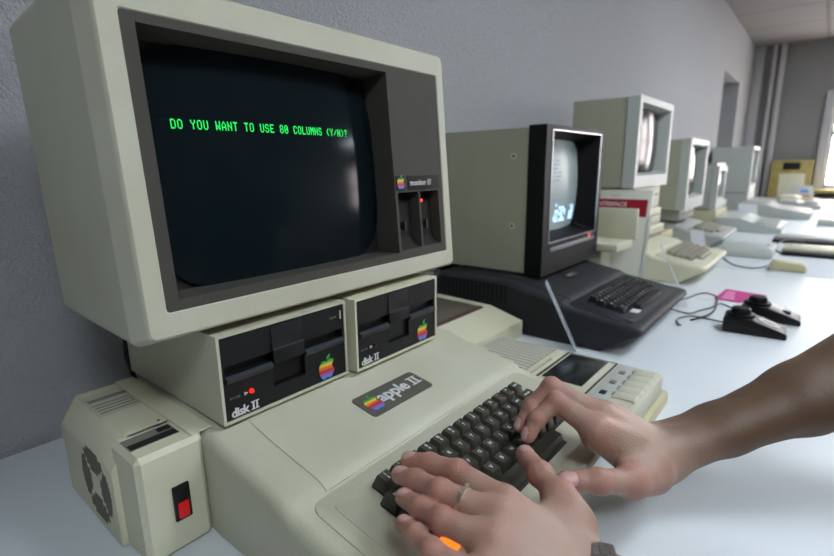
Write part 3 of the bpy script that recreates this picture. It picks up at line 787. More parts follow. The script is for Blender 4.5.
# ------------------------------------------------------------------ manual and cream device
t = thing('manual', 'white spiral-bound manual with a red title band leaning beside the cream computer', 'book', (1.283, .372, 0), (math.radians(-12.5), 0, math.radians(-90)))
mw_, mh_ = .166, .277
bm = bmesh.new(); cube(bm, 0, mw_, 0, .010, .001, mh_, .0008); link('pages', bm, M['paper'], t)
c_ = box('cover', mat('manual_cover', (214, 212, 198), .5), 0, mw_, -.0018, 0, .001, mh_, .0004, t)
box('red_band', M['redband'], .0, mw_ - .010, -.0026, -.0016, .220, .250, 0, c_)
box('red_band_end', M['redband'], mw_ - .036, mw_ - .010, -.0026, -.0016, .200, .2205, 0, c_)
text_obj('title_lettering', 'INTERFACE', .0175, M['ink'], c_, (.010, -.0028, .2290), (PI / 2, 0, 0), ext=.0001, bold=.0004)
text_obj('small_lettering', 'apple ][', .009, mat('pale_red_ink', (200, 140, 140), .6), c_, (.05, -.0022, .259), (PI / 2, 0, 0), ext=.0001)
bm = bmesh.new()
for k in range(26):
    zz = .012 + k * .0075
    for q in range(10):
        a0, a1 = 2 * PI * q / 10, 2 * PI * (q + 1) / 10
        cx_, cy_ = mw_ - .001, .004
        cube(bm, cx_ + .0055 * math.cos(a0) - .0008, cx_ + .0055 * math.cos(a0) + .0008, cy_ + .0075 * math.sin(a0) - .0016, cy_ + .0075 * math.sin(a0) + .0016, zz, zz + .003)
link('spiral_binding', bm, M['white'], t)
t = thing('cream_device', 'cream plastic device with a protruding shelf standing before the manual', 'device', (1.115, .225, 0))
box('base', M['cream'], .03, .120, .050, .128, .001, .119, .004, t)
box('shelf', M['cream'], .0, .130, .0, .130, .119, .141, .003, t)
box('back_panel', M['cream'], .118, .130, -.012, .128, .141, .226, .003, t)

# ------------------------------------------------------------------ far computers
far1 = computer('computer', 'yellowish beige computer with grey keys, first behind the spiral-bound manual', (1.375, .058, 0), M['cream'], M['greykey'], legend=False)
far2 = computer('computer', 'pale grey computer with grey keys, second behind the spiral-bound manual', (2.10, .118, 0), M['lightgrey'], M['greykey'], legend=False)

def far_drive(label, loc, w=.30, d=.22, h=.075, m='cream', nm='disk_drive'):
    t = thing(nm, label, 'disk drive', loc)
    box('casing', M[m], 0, w, 0, d, .001, h, .004, t)
    for k in range(2): box('drive_slot', M['inkdark'] if m != 'cream' else M['inkgrey'], .02 + k * w / 2, .02 + k * w / 2 + w * .38, -.0008, .002, h * .55, h * .62, 0, t)
    return t
far_drive('cream twin disk drive under the tall far monitor, topmost box', (1.40, .285, .1975), .34, .24, .075)
far_drive('cream box lying on the first far computer, lowest box under the tall monitor', (1.39, .262, .1085), .36, .25, .030)
far_drive('cream box with drive slots, middle of the pile under the tall monitor', (1.40, .275, .1400), .34, .23, .056)

def crt_monitor(label, loc, w, h, d, cm, fm, front=.035, mx=.03, mb=.055, glass='crt_far', rz=0, group=None, lift=.001):
    t = thing('monitor', label, 'monitor', loc, (0, 0, rz), group)
    bm = bmesh.new(); holed_plate(bm, [0, mx, w - mx, w], [lift, mb, h - mx * .8, h], [(1, 2, 1, 2, .045, .012)], thick=front)
    o = link('front_housing', bm, fm, t); bv = o.modifiers.new('b', 'BEVEL'); bv.width = .004; bv.segments = 2; bv.limit_method = 'ANGLE'; bv.angle_limit = math.radians(60)
    bm = bmesh.new(); open_box(bm, .003, w - .003, front + .0005, d, lift + .002, h - .004); link('casing', bm, cm, t)
    bm = bmesh.new(); tube_face(bm, w / 2, (mb + h - mx * .8) / 2, w / 2 - mx - .006, (h - mx * .8 - mb) / 2 - .003, .042, .022, 6., 16); link('screen', bm, M[glass], t)
    bm = bmesh.new(); prism(bm, [(mx, mb), (w - mx, mb), (w - mx, h - mx * .8), (mx, h - mx * .8)], 'y', .0430, .0445); link('screen_mask', bm, M['inkdark'], t)
    return t
crt_monitor('tall pale monitor with reflecting screen on the pile of drives behind the black-fronted one', (1.365, .268, .2735), .385, .268, .20, M['olive'], M['white'], mx=.024, mb=.038)
crt_monitor('grey-sided monitor on the second far computer, left of the compact white one', (2.06, .262, .1555), .37, .29, .12, M['olive'], M['white'], mb=.05)
far_drive('pale box under the grey-sided far monitor', (2.12, .290, .1085), .28, .22, .046, 'white')
far_drive('yellowish drive box on the table left of the second far computer', (1.855, .290, .001), .175, .155, .085, 'yellowed')
t = thing('plastic_cover', 'white plastic wedge lying before the second far computer', 'device', (1.985, -.055, 0))
bm = bmesh.new(); prism(bm, [(0, .001), (.0, .020), (.018, .034), (.155, .040), (.162, .001)], 'y', 0, .165, .004); link('shell', bm, M['white'], t)
box('logo_mark', M['inkgrey'], .10, .112, .02, .026, .0375, .0395, 0, t)

# compact white machine and its keyboard
t = thing('compact_computer', 'compact white computer with small screen between the grey-sided and the large white monitor', 'computer', (2.86, .272, .098))
w, h, d = .245, .232, .13
bm = bmesh.new(); holed_plate(bm, [0, .028, w - .028, w], [.001, .060, h - .022, h], [(1, 2, 1, 2, .02, .006)], thick=.03); link('front_housing', bm, M['white'], t)
bm = bmesh.new(); cube(bm, .002, w - .002, .03, d, .003, h - .003, .006); link('casing', bm, M['lightgrey'], t)
bm = bmesh.new(); tube_face(bm, w / 2, .135, .088, .070, .019, .008, 6., 12); link('screen', bm, M['crt_far'], t)
t = thing('desktop_unit', 'yellowish box under the compact white computer', 'box unit', (2.84, .262, 0))
box('casing', M['yellowed'], 0, .36, 0, .25, .001, .0965, .005, t)
def wedge(label, loc, w, d, h0, h1, cm, km, rz=0, name='computer', keys=True):
    t = thing(name, label, 'computer', loc, (0, 0, rz))
    bm = bmesh.new(); prism(bm, [(0, .001), (0, h0), (d * .45, h0 + (h1 - h0) * .45), (d * .6, h1), (d, h1), (d, .001)], 'x', 0, w, .004); link('case', bm, cm, t)
    if keys:
        sl = math.atan2((h1 - h0) * .45, d * .45)
        bm = bmesh.new()
        for r in range(4):
            for c in range(12):
                yy = d * .08 + r * d * .08; zz = h0 + (yy / d) * (h1 - h0)
                cube(bm, w * .1 + c * w * .066, w * .1 + c * w * .066 + w * .058, yy, yy + d * .07, zz - .002, zz + .006)
        k = link('keys', bm, km, t); k['kind'] = 'stuff'
    return t
wedge('white wedge-shaped computer before the compact white machine', (2.80, -.03, 0), .40, .29, .030, .070, M['white'], M['lightgrey'])
wedge('long light grey computer before the large white monitor', (3.66, -.12, 0), .42, .38, .040, .085, M['lightgrey'], M['inkgrey'], keys=False)
far_drive('grey desktop box under the large white monitor', (4.18, .27, .001), .45, .25, .130, 'lightgrey')
crt_monitor('large white monitor next to the far corner pipes', (4.22, .272, .1315), .40, .335, .26, M['white'], M['white'])
crt_monitor('dull grey monitor half hidden behind the compact white computer', (3.42, .372, .110), .34, .24, .15, M['lightgrey'], M['lightgrey'])
far_drive('pale base under the half hidden grey monitor', (3.40, .345, .001), .38, .21, .108, 'lightgrey')
for k, (x, yy, w, d, h, m, lab) in enumerate([
    (4.55, -.16, .40, .26, .055, 'lightgrey', 'light grey keyboard-shaped computer far down the row before the white monitor'),
    (5.15, -.12, .38, .26, .060, 'cream', 'cream low computer near the standing booklet at the end of the row')]):
    wedge(lab, (x, yy, 0), w, d, .03, h, M[m], M['inkgrey'])
# flat dark and cream slabs at the right edge of the second table
for lab, x0, x1, y0, y1, h, m in (('flat cream keyboard with a black rear edge at the right table edge, nearest', 2.16, 2.32, -.34, -.075, .022, 'cream'),
                                  ('flat cream keyboard behind the nearest one at the right table edge', 2.52, 2.66, -.34, -.02, .022, 'lightgrey'),
                                  ('flat pale keyboard farther along the right table edge', 3.34, 3.50, -.34, -.16, .030, 'white')):
    t = thing('keyboard', lab, 'keyboard', (x0, y0, 0))
    box('case', M[m], 0, x1 - x0, 0, y1 - y0, .001, h, .003, t)
    if m != 'white': box('dark_front', M['black_soft'], -.05, -.0005, 0, y1 - y0, .001, h * .6, .002, t)
tag(tube('cable', [(2.10, -.09, .003), (2.13, -.05, .02), (2.25, -.06, .034), (2.36, -.10, .032), (2.42, -.14, .01)], .003, M['cable']), 'dark cable arched over the flat keyboards', 'cable')
# booklets at the end of the row
def booklet(label, loc, rz, w, h, m, lean):
    t = thing('booklet', label, 'booklet', loc, (lean, 0, rz))
    box('cover', M[m], 0, w, 0, .006, .001, h, .001, t)
    return t
b1 = booklet('cream booklet standing at the far end of the row', (5.70, .19, 0), math.radians(-82), .20, .25, 'cream', math.radians(-14))
b2 = booklet('white booklet with orange and blue print leaning before the cream one', (5.57, .09, 0), math.radians(-75), .19, .15, 'white', math.radians(-25))
box('orange_print', M['g3'], .10, .16, -.001, 0, .03, .06, 0, b2); box('blue_print', M['g6'], .09, .15, -.001, 0, .075, .11, 0, b2)
# yellow cabinet by the far wall
t = thing('cabinet', 'yellow wooden cabinet with a black screen in it by the far wall', 'cabinet', (6.12, -.04, ZF))
box('body', M['yellow'], 0, .14, 0, .34, 0, .37 - ZF, .004, t)
box('black_screen', M['black_gloss'], -.006, 0, .10, .24, .275 - ZF, .345 - ZF, .001, t)
tag(box('wooden_shelf', M['yellow'], 6.0, X1 - .001, -1.9, -.05, .055, .085, .003), 'yellow wooden window shelf below the far window', 'shelf')

# ------------------------------------------------------------------ the person (one skin surface grown from tapered limbs)
class Field:
    def __init__(s, lo, hi, h):
        s.h = h; s.lo = np.array(lo, float); s.n = np.ceil((np.array(hi) - s.lo) / h).astype(int) + 1
        s.F = np.full(s.n, .05, np.float32)
    def sub(s, pmin, pmax):
        a = np.clip(np.floor((pmin - s.lo) / s.h).astype(int), 0, s.n - 1); b = np.clip(np.ceil((pmax - s.lo) / s.h).astype(int) + 1, 1, s.n)
        sl = tuple(slice(a[i], b[i]) for i in range(3))
        ax = [s.lo[i] + s.h * np.arange(a[i], b[i]) for i in range(3)]
        return sl, np.stack(np.meshgrid(*ax, indexing='ij'), -1)
def smin(a, b, k):
    h = np.maximum(k - np.abs(a - b), 0) / k
    return np.minimum(a, b) - h * h * k * .25
def cone(X, a, b, ra, rb):
    a, b = np.array(a), np.array(b); d = b - a; L = max(d @ d, 1e-12)
    t = np.clip(((X - a) @ d) / L, 0, 1)
    return np.linalg.norm(X - a - t[..., None] * d, axis=-1) - (ra + (rb - ra) * t)
def ellip(X, c, r, ax=None):
    q = (X - np.array(c))
    if ax is not None: q = q @ np.array(ax).T
    r = np.array(r); k0 = np.linalg.norm(q / r, axis=-1); k1 = np.linalg.norm(q / (r * r), axis=-1) + 1e-9
    return k0 * (k0 - 1) / k1
def build_group(fld, prims, k):
    """prims: ('c', a, b, ra, rb) or ('e', centre, radii, axes) blended together with radius k, on a grid of their own"""
    out = np.full(fld.n, .05, np.float32)
    for p in prims:
        if p[0] == 'c': pts = np.array([p[1], p[2]]); R = max(p[3], p[4])
        else: pts = np.array([p[1]]); R = max(p[2])
        sl, X = fld.sub(pts.min(0) - R - k - .004, pts.max(0) + R + k + .004)
        d = cone(X, p[1], p[2], p[3], p[4]) if p[0] == 'c' else ellip(X, p[1], p[2], p[3] if len(p) > 3 else None)
        out[sl] = smin(out[sl], d.astype(np.float32), k)
    return out
def surface_nets(F, lo, h):
    S = F < 0; nx, ny, nz = F.shape
    cnt = np.zeros((nx - 1, ny - 1, nz - 1), np.int8)
    for dx in (0, 1):
        for dy in (0, 1):
            for dz in (0, 1): cnt += S[dx:nx - 1 + dx, dy:ny - 1 + dy, dz:nz - 1 + dz]
    act = (cnt > 0) & (cnt < 8)
    idx = -np.ones(act.shape, np.int64); C_ = np.argwhere(act); idx[act] = np.arange(len(C_))
    acc = np.zeros((len(C_), 3)); num = np.zeros(len(C_))
    corners = [np.array(c) for c in ((0, 0, 0), (1, 0, 0), (0, 1, 0), (1, 1, 0), (0, 0, 1), (1, 0, 1), (0, 1, 1), (1, 1, 1))]
    for i in range(8):
        for ax in range(3):
            if corners[i][ax]: continue
            a = corners[i]; b = a.copy(); b[ax] = 1
            fa = F[tuple((C_ + a).T)]; fb = F[tuple((C_ + b).T)]
            m = (fa < 0) != (fb < 0); t = fa[m] / (fa[m] - fb[m])
            P = np.repeat(a[None].astype(float), m.sum(), 0); P[:, ax] += t
            acc[m] += P; num[m] += 1
    V = lo + (C_ + acc / num[:, None]) * h
    Q = []
    for ax in range(3):
        o1, o2 = [q for q in range(3) if q != ax]
        A = np.argwhere(np.diff(S.astype(np.int8), axis=ax) != 0)
        A = A[(A[:, o1] > 0) & (A[:, o2] > 0) & (A[:, o1] < F.shape[o1] - 1) & (A[:, o2] < F.shape[o2] - 1)]
        sgn = S[tuple(A.T)]
        e1 = np.zeros(3, int); e1[o1] = 1; e2 = np.zeros(3, int); e2[o2] = 1
        q = np.stack([idx[tuple((A - d).T)] for d in (0 * e1, e1, e1 + e2, e2)], 1)
        flip = sgn if ax != 1 else ~sgn
        q[flip] = q[flip][:, ::-1]
        Q.append(q)
    Q = np.concatenate(Q)
    return V, Q
def grid_mesh(F, lo, h):
    V, Q = surface_nets(F, np.array(lo), h)
    # light smoothing
    return V, Q[:, ::-1]

def finger(J, k=.0045, tipf=1.):
    P = []
    for a, b in zip(J, J[1:]): P.append(('c', a[:3], b[:3], a[3], b[3]))
    for j in J[1:-1]: P.append(('e', j[:3], [j[3] * 1.035] * 3))
    return P

HL = {"index": [[0.0863, 0.0618, 0.106, 0.007], [0.0898, 0.0423, 0.109, 0.0078], [0.0905, 0.016, 0.112, 0.009], [0.0846, -0.0282, 0.109, 0.0115]], "middle": [[0.0674, 0.0552, 0.105, 0.007], [0.0667, 0.0379, 0.108, 0.008], [0.0625, 0.0116, 0.112, 0.0093], [0.0683, -0.0329, 0.11, 0.0116]], "ring": [[0.0508, 0.0365, 0.103, 0.0068], [0.0468, 0.0168, 0.106, 0.0076], [0.0424, -0.0052, 0.11, 0.0084], [0.0493, -0.0404, 0.107, 0.011]], "pinky": [[0.0324, 0.0206, 0.1, 0.0062], [0.0269, 0.005, 0.103, 0.0068], [0.0198, -0.0141, 0.106, 0.0074], [0.0205, -0.0454, 0.102, 0.0098]], "thumb": [[0.1701, -0.0019, 0.094, 0.0085], [0.1501, -0.0258, 0.096, 0.0093], [0.1351, -0.049, 0.094, 0.0107], [0.1193, -0.0647, 0.088, 0.0138]]}
HR = {"index": [[0.2066, 0.0137, 0.09, 0.007], [0.2183, 0.0106, 0.104, 0.0078], [0.2366, 0.0, 0.118, 0.0092], [0.2339, -0.0421, 0.104, 0.012]], "thumb": [[0.1823, -0.0356, 0.076, 0.0088], [0.1996, -0.0573, 0.076, 0.01], [0.2315, -0.077, 0.066, 0.012], [0.2668, -0.0835, 0.06, 0.016]]}
v3 = lambda p: np.array(p[:3], float)
def lerp(a, b, t): return v3(a) + (v3(b) - v3(a)) * t

def make_hand(J, wr, wu, rad, elbow, re, side, lo, hi, h):
    """J: joints by finger (tip .. knuckle), wr / wu: wrist on the thumb and the little-finger side"""
    fld = Field(lo, hi, h)
    names = ['index', 'middle', 'ring', 'pinky']
    up = np.cross(v3(J['index'][3]) - v3(J['pinky'][3]), v3(J['index'][3]) - (v3(wr) + v3(wu)) / 2); up /= np.linalg.norm(up)
    if up[2] < 0: up = -up
    palm = []
    W_ = [lerp(wr, wu, t) for t in (.0, .33, .66, 1.)]
    for i, n in enumerate(names):
        m = J[n][3]; palm.append(('c', v3(m) - up * .0015, W_[i], m[3], rad * .86))
        palm.append(('c', lerp(m, W_[i], .1) - up * .010, W_[i] - up * .004, .0105, rad * .8))
    for a, b in zip(names, names[1:]):
        A, B = J[a][3], J[b][3]
        palm.append(('c', lerp(A, W_[1], .10) - up * .003, lerp(B, W_[2], .10) - up * .003, .0098, .0098))
        palm.append(('c', lerp(lerp(A, B, .5), W_[1], .35), lerp(W_[1], W_[2], .5), .0125, rad * .85))
    T = J['thumb']
    palm.append(('c', T[2][:3], T[3][:3], T[2][3], T[3][3]))
    palm.append(('c', T[3][:3], W_[0], T[3][3], rad * .85))
    palm.append(('c', lerp(T[2], T[3], .5) , lerp(J['index'][3], W_[0], .35) - up * .006, .0085, .011))
    palm.append(('c', lerp(T[3], W_[0], .1), lerp(J['index'][3], W_[0], .5) - up * .006, .0125, .0125))
    mid = (W_[0] + W_[3]) / 2
    e = v3(elbow)
    m1 = mid + (e - mid) * .28 - np.array([0, 0, .004 if side == 'R' else 0]); m2 = mid + (e - mid) * .60 - np.array([0, 0, .006 if side == 'R' else 0])
    off = (W_[0] - W_[3]) / 2
    for s in (-1, 1):
        palm.append(('c', mid + s * off * .95, m1 + s * off * .6, rad, rad * .95))
        palm.append(('c', m1 + s * off * .7, m2 + s * off * .3, rad * .95, re * .72))
        palm.append(('c', m2 + s * off * .3, e + s * off * .2, re * .72, re))
    F = build_group(fld, palm, .014)
    # tendons over the knuckles
    ten = [('c', v3(J[n][3]) + up * (J[n][3][3] - .0035), lerp(J[n][3], W_[i], .62) + up * (.0085 if side == 'L' else .0075), .0030, .0020) for i, n in enumerate(names)]
    F = smin(F, build_group(fld, ten, .002), .010)
    F0 = F; F = smin(F0, build_group(fld, finger(T), .005), .009)
    for n in names: F = np.minimum(F, smin(F0, build_group(fld, finger(J[n]), .0035), .0060))
    V, Q = grid_mesh(F, lo, h)
    return V, Q, up

def nail_and_blush(V, J, up, view):
    """skin redness (0..1) near joints and tips, and a nail mask on the back of each tip; nails are pushed out a little"""
    red = np.zeros(len(V)); nail = np.zeros(len(V))
    for n, js in J.items():
        for q, s in ((0, .010), (1, .008), (2, .010), (3, .011)):
            d = np.linalg.norm(V - v3(js[q]), axis=1) - js[q][3]
            red = np.maximum(red, np.exp(-(d / s) ** 2) * (.6 if q != 3 else .3) * (np.linalg.norm(V - v3(js[q]), axis=1) < js[q][3] + .012))
        tip, nxt = v3(js[0]), v3(js[1]); d = (tip - nxt) / np.linalg.norm(tip - nxt)
        nn = view[n]; nn = nn - d * (nn @ d); nn /= np.linalg.norm(nn); sd = np.cross(d, nn)
        r = js[0][3]; q = V - (tip + d * r * .05)
        a, b, c = q @ d, q @ sd, q @ nn
        m = (np.abs(a / (r * .98)) ** 3 + np.abs(b / (r * .74)) ** 3 < 1) & (c > r * .35)
        nail[m] = 1; edge = (np.abs(a / (r * .98)) ** 3 + np.abs(b / (r * .74)) ** 3)
        V[m] += nn * (.00040 * np.minimum(1, (1 - edge[m]) * 3))[:, None]
        rim = (edge >= 1) & (edge < 1.9) & (c > r * .2) & (a < r * .9)
        V[rim] -= nn * .00030; red[rim] = .95
        red[m] = .2
    return red, nail

def skin_material():
    m = bpy.data.materials.new('skin'); m.use_nodes = True; nt = m.node_tree; N = nt.nodes; Lk = nt.links; b = N['Principled BSDF']
    at = N.new('ShaderNodeAttribute'); at.attribute_name = 'blush'; an = N.new('ShaderNodeAttribute'); an.attribute_name = 'nail'
    tc = N.new('ShaderNodeTexCoord'); n1 = N.new('ShaderNodeTexNoise'); n1.inputs['Scale'].default_value = 45; n1.inputs['Detail'].default_value = 4
    Lk.new(tc.outputs['Object'], n1.inputs['Vector'])
    mx = N.new('ShaderNodeMix'); mx.data_type = 'RGBA'; mx.inputs[6].default_value = (*lin((172, 142, 125)), 1); mx.inputs[7].default_value = (*lin((172, 114, 100)), 1)
    ad = N.new('ShaderNodeMath'); ad.operation = 'MULTIPLY_ADD'; Lk.new(n1.outputs['Fac'], ad.inputs[0]); ad.inputs[1].default_value = .5; Lk.new(at.outputs['Fac'], ad.inputs[2])
    sb = N.new('ShaderNodeMath'); sb.operation = 'SUBTRACT'; sb.use_clamp = True; Lk.new(ad.outputs[0], sb.inputs[0]); sb.inputs[1].default_value = .22
    Lk.new(sb.outputs[0], mx.inputs[0])
    m2 = N.new('ShaderNodeMix'); m2.data_type = 'RGBA'; m2.inputs[7].default_value = (*lin((204, 164, 156)), 1); Lk.new(mx.outputs[2], m2.inputs[6]); Lk.new(an.outputs['Fac'], m2.inputs[0])
    at2 = N.new('ShaderNodeAttribute'); at2.attribute_name = 'tan'; m3 = N.new('ShaderNodeMix'); m3.data_type = 'RGBA'; m3.inputs[7].default_value = (*lin((104, 79, 59)), 1)  # brown for the forearms: partly tanned skin, partly shade put into the colour
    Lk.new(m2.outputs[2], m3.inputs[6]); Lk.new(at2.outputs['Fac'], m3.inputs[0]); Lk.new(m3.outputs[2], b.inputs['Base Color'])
    rg = N.new('ShaderNodeMapRange'); Lk.new(an.outputs['Fac'], rg.inputs['Value']); rg.inputs['To Min'].default_value = .50; rg.inputs['To Max'].default_value = .22; Lk.new(rg.outputs['Result'], b.inputs['Roughness'])
    b.inputs['Subsurface Weight'].default_value = .12; b.inputs['Subsurface Radius'].default_value = (.010, .004, .002); b.inputs['Subsurface Scale'].default_value = 1.
    vo = N.new('ShaderNodeTexVoronoi'); vo.inputs['Scale'].default_value = 700; Lk.new(tc.outputs['Object'], vo.inputs['Vector'])
    n2 = N.new('ShaderNodeTexNoise'); n2.inputs['Scale'].default_value = 160; n2.inputs['Detail'].default_value = 5; Lk.new(tc.outputs['Object'], n2.inputs['Vector'])
    s2 = N.new('ShaderNodeMath'); s2.operation = 'MULTIPLY_ADD'; Lk.new(n2.outputs['Fac'], s2.inputs[0]); s2.inputs[1].default_value = 1.6; Lk.new(vo.outputs['Distance'], s2.inputs[2])
    bp = N.new('ShaderNodeBump'); bp.inputs['Strength'].default_value = .35; bp.inputs['Distance'].default_value = .0006; Lk.new(s2.outputs[0], bp.inputs['Height']); Lk.new(bp.outputs['Normal'], b.inputs['Normal'])
    return m

# missing fingers of the right hand, hidden behind the index from this side
HR['middle'] = [[.2170, .0270, .091, .0070], [.2310, .0230, .109, .0079], [.2470, .0100, .1275, .0091], [.2560, -.0360, .1080, .0120]]
HR['ring'] = [[.2440, .0300, .088, .0068], [.2560, .0240, .101, .0076], [.2660, .0080, .1110, .0088], [.2760, -.0340, .1000, .0115]]
HR['pinky'] = [[.2700, .0250, .085, .0062], [.2780, .0150, .094, .0068], [.2850, .0000, .1010, .0078], [.2930, -.0380, .0910, .0105]]
L_EL, R_EL = (.190, -.350, .062), (.480, -.260, .158)
VL, QL, upL = make_hand(HL, (.092, -.083, .0780), (.064, -.099, .0760), .0168, L_EL, .041, 'L', (.005, -.40, .012), (.250, .080, .150), .0014)
VR, QR, upR = make_hand(HR, (.3000, -.0830, .0570), (.3260, -.0620, .0480), .0218, R_EL, .043, 'R', (.165, -.32, .015), (.540, .045, .225), .0016)
up = np.array([0, 0, 1.])
redL, nailL = nail_and_blush(VL, HL, upL, {'index': up, 'middle': up, 'ring': up, 'pinky': up, 'thumb': np.array([.35, .2, 1.])})
redR, nailR = nail_and_blush(VR, HR, upR, {'index': np.array([-.5, .6, .8]), 'middle': np.array([-.5, .6, .8]), 'ring': np.array([-.5, .6, .8]), 'pinky': np.array([-.5, .6, .8]), 'thumb': np.array([-.55, -.45, .75])})

# upper arms, neck, head: coarser, they lie outside the view
SH_L, SH_R, NECK, HEAD = (.265, -.640, .300), (.605, -.560, .310), (.440, -.620, .360), (.425, -.580, .520)
body = Field((.02, -1.0, -.76), (.90, -.14, .68), .0075)
arms = [('c', L_EL, SH_L, .040, .052), ('c', R_EL, SH_R, .040, .052)]
torso = [('c', SH_L, SH_R, .060, .060), ('e', (.445, -.630, .150), (.165, .115, .24)), ('e', (.455, -.650, -.10), (.150, .115, .18)),
         ('c', (.44, -.60, .26), NECK, .10, .060), ('c', NECK, (.432, -.600, .44), .058, .055)]
head = [('e', (.427, -.585, .530), (.078, .098, .118)), ('e', (.420, -.560, .480), (.058, .072, .075))]
d_ = np.array([-.27, .96, 0]); face = np.array([.427, -.585, .530])
head += [('c', face + d_ * .092 + np.array([0, 0, .012]), face + d_ * .106 + np.array([0, 0, -.022]), .008, .014)]
s_ = np.array([.96, .27, 0])
head += [('e', face + s_ * q * .078 + np.array([0, 0, -.008]), (.014, .020, .032)) for q in (-1, 1)]
legs = []
for hip, kn, an_, toe in (((.375, -.68, -.22), (.20, -.30, -.235), (.17, -.36, -.68), (.15, -.24, -.715)), ((.535, -.64, -.22), (.60, -.22, -.235), (.61, -.28, -.68), (.62, -.16, -.715))):
    legs += [('c', hip, kn, .085, .060), ('c', kn, an_, .056, .040), ('c', an_, toe, .030, .022)]
F = build_group(body, arms + torso + head, .03)
F = smin(F, build_group(body, legs, .02), .03)
VB, QB = grid_mesh(F, body.lo, body.h)
V = np.concatenate([VL, VR, VB]); Q = np.concatenate([QL, QR + len(VL), QB + len(VL) + len(VR)])
def np_mesh(name, V, Q, m, parent=None):
    me = bpy.data.meshes.new(name); me.vertices.add(len(V)); me.vertices.foreach_set('co', V.astype(np.float32).ravel())
    me.loops.add(Q.size); me.loops.foreach_set('vertex_index', Q.astype(np.int32).ravel())
    me.polygons.add(len(Q)); me.polygons.foreach_set('loop_start', np.arange(0, Q.size, 4, dtype=np.int32)); me.polygons.foreach_set('use_smooth', np.ones(len(Q), bool))
    me.update(calc_edges=True); me.validate(); me.materials.append(m)
    o = bpy.data.objects.new(name, me); COL.objects.link(o)
    if parent: o.parent = parent
    return o
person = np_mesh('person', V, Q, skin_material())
tag(person, 'person with bare forearms typing with both hands, ring and steel watch on the left', 'person')
tn = lambda V_, w, e: np.clip(((V_ - v3(w)) @ (v3(e) - v3(w))) / ((v3(e) - v3(w)) @ (v3(e) - v3(w))) * 3.0 + .15, 0, 1)  # grows from wrist to elbow; carries tan and painted-in shade together
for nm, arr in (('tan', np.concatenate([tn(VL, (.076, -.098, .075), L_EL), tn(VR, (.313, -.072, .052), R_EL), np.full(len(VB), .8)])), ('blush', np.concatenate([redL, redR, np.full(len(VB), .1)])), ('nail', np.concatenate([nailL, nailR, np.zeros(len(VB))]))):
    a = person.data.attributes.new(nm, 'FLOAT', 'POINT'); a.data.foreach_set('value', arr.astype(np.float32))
# clothing: grown from the same limbs, slightly larger
shirt = build_group(body, [('c', SH_L, SH_R, .069, .069), ('e', (.445, -.630, .150), (.176, .126, .25)), ('e', (.455, -.650, -.10), (.162, .127, .19)), ('c', (.44, -.60, .26), (.438, -.615, .345), .11, .070),
    ('c', SH_L, lerp(SH_L, L_EL, .55), .066, .058), ('c', SH_R, lerp(SH_R, R_EL, .55), .066, .058)], .03)
Vs, Qs = grid_mesh(shirt, body.lo, body.h); np_mesh('t_shirt', Vs, Qs, mat('dark_cotton', (44, 46, 54), .85, .2, .1, 30), person)
tr = []
for hip, kn, an_ in (((.375, -.68, -.22), (.20, -.30, -.235), (.17, -.36, -.66)), ((.535, -.64, -.22), (.60, -.22, -.235), (.61, -.28, -.66))):
    tr += [('c', hip, kn, .096, .070), ('c', kn, an_, .067, .052)]
tr += [('c', (.375, -.68, -.20), (.535, -.64, -.20), .115, .115)]
Vs, Qs = grid_mesh(build_group(body, tr, .03), body.lo, body.h); np_mesh('trousers', Vs, Qs, mat('denim', (48, 56, 78), .85, .2, .15, 60), person)
Vs, Qs = grid_mesh(build_group(body, [('e', face + np.array([.006, -.022, .022]), (.090, .100, .118))], .01), body.lo, body.h); np_mesh('hair', Vs, Qs, mat('dark_hair', (46, 36, 30), .6, .3), person)
for k, (an_, toe) in enumerate((((.17, -.36, -.695), (.15, -.22, -.705)), ((.61, -.28, -.695), (.62, -.14, -.705)))):
    Vs, Qs = grid_mesh(build_group(body, [('c', an_, toe, .040, .030)], .01), body.lo, body.h); np_mesh('shoe', Vs, Qs, mat('shoe_leather', (40, 38, 36), .5), person)
for q in (-1, 1):
    c_ = face + d_ * .084 + s_ * q * .031 + np.array([0, 0, .004])
    bm = bmesh.new(); bmesh.ops.create_uvsphere(bm, u_segments=16, v_segments=12, radius=.0135); ey = link('eye', bm, mat('eye_white', (225, 222, 215), .2), person, loc=tuple(c_))
    bm = bmesh.new(); bmesh.ops.create_uvsphere(bm, u_segments=12, v_segments=8, radius=.006); link('iris', bm, mat('brown_iris', (60, 42, 30), .2), ey, loc=tuple(d_ * .0088))
bm = bmesh.new(); bmesh.ops.create_uvsphere(bm, u_segments=16, v_segments=8, radius=1); bmesh.ops.scale(bm, vec=(.024, .008, .006), verts=bm.verts)
link('lips', bm, mat('lip_skin', (170, 100, 92), .5), person, loc=tuple(face + d_ * .089 + np.array([0, 0, -.055])), rot=(0, 0, math.atan2(s_[1], s_[0])))
# ring on the left ring... finger with two stones
def band(name, a, b, t, r, w, th, m, parent, n=48, sq=1., segs=1):
    a, b = v3(a), v3(b); c = a + (b - a) * t; d = (b - a) / np.linalg.norm(b - a); s = np.cross(d, [0, 0, 1.]); s /= np.linalg.norm(s); uu = np.cross(s, d)
    bm = bmesh.new(); R = []
    for i in range(n):
        q = 2 * PI * i / n; o = s * math.cos(q) * sq + uu * math.sin(q)
        R.append([bm.verts.new(c + o * rr + d * ww) for rr, ww in ((r, -w / 2), (r + th, -w / 2 * .8), (r + th, w / 2 * .8), (r, w / 2))])
    for i in range(n):
        A, B = R[i], R[(i + 1) % n]
        for j in range(4): bm.faces.new((A[j], A[(j + 1) % 4], B[(j + 1) % 4], B[j]))
    return link(name, bm, m, parent), c, d, s, uu
MJ = HL['middle']
ro, c, d, s, uu = band('ring', MJ[2], MJ[3], .42, .0101, .0034, .0012, M['ring'], person)
bm = bmesh.new()
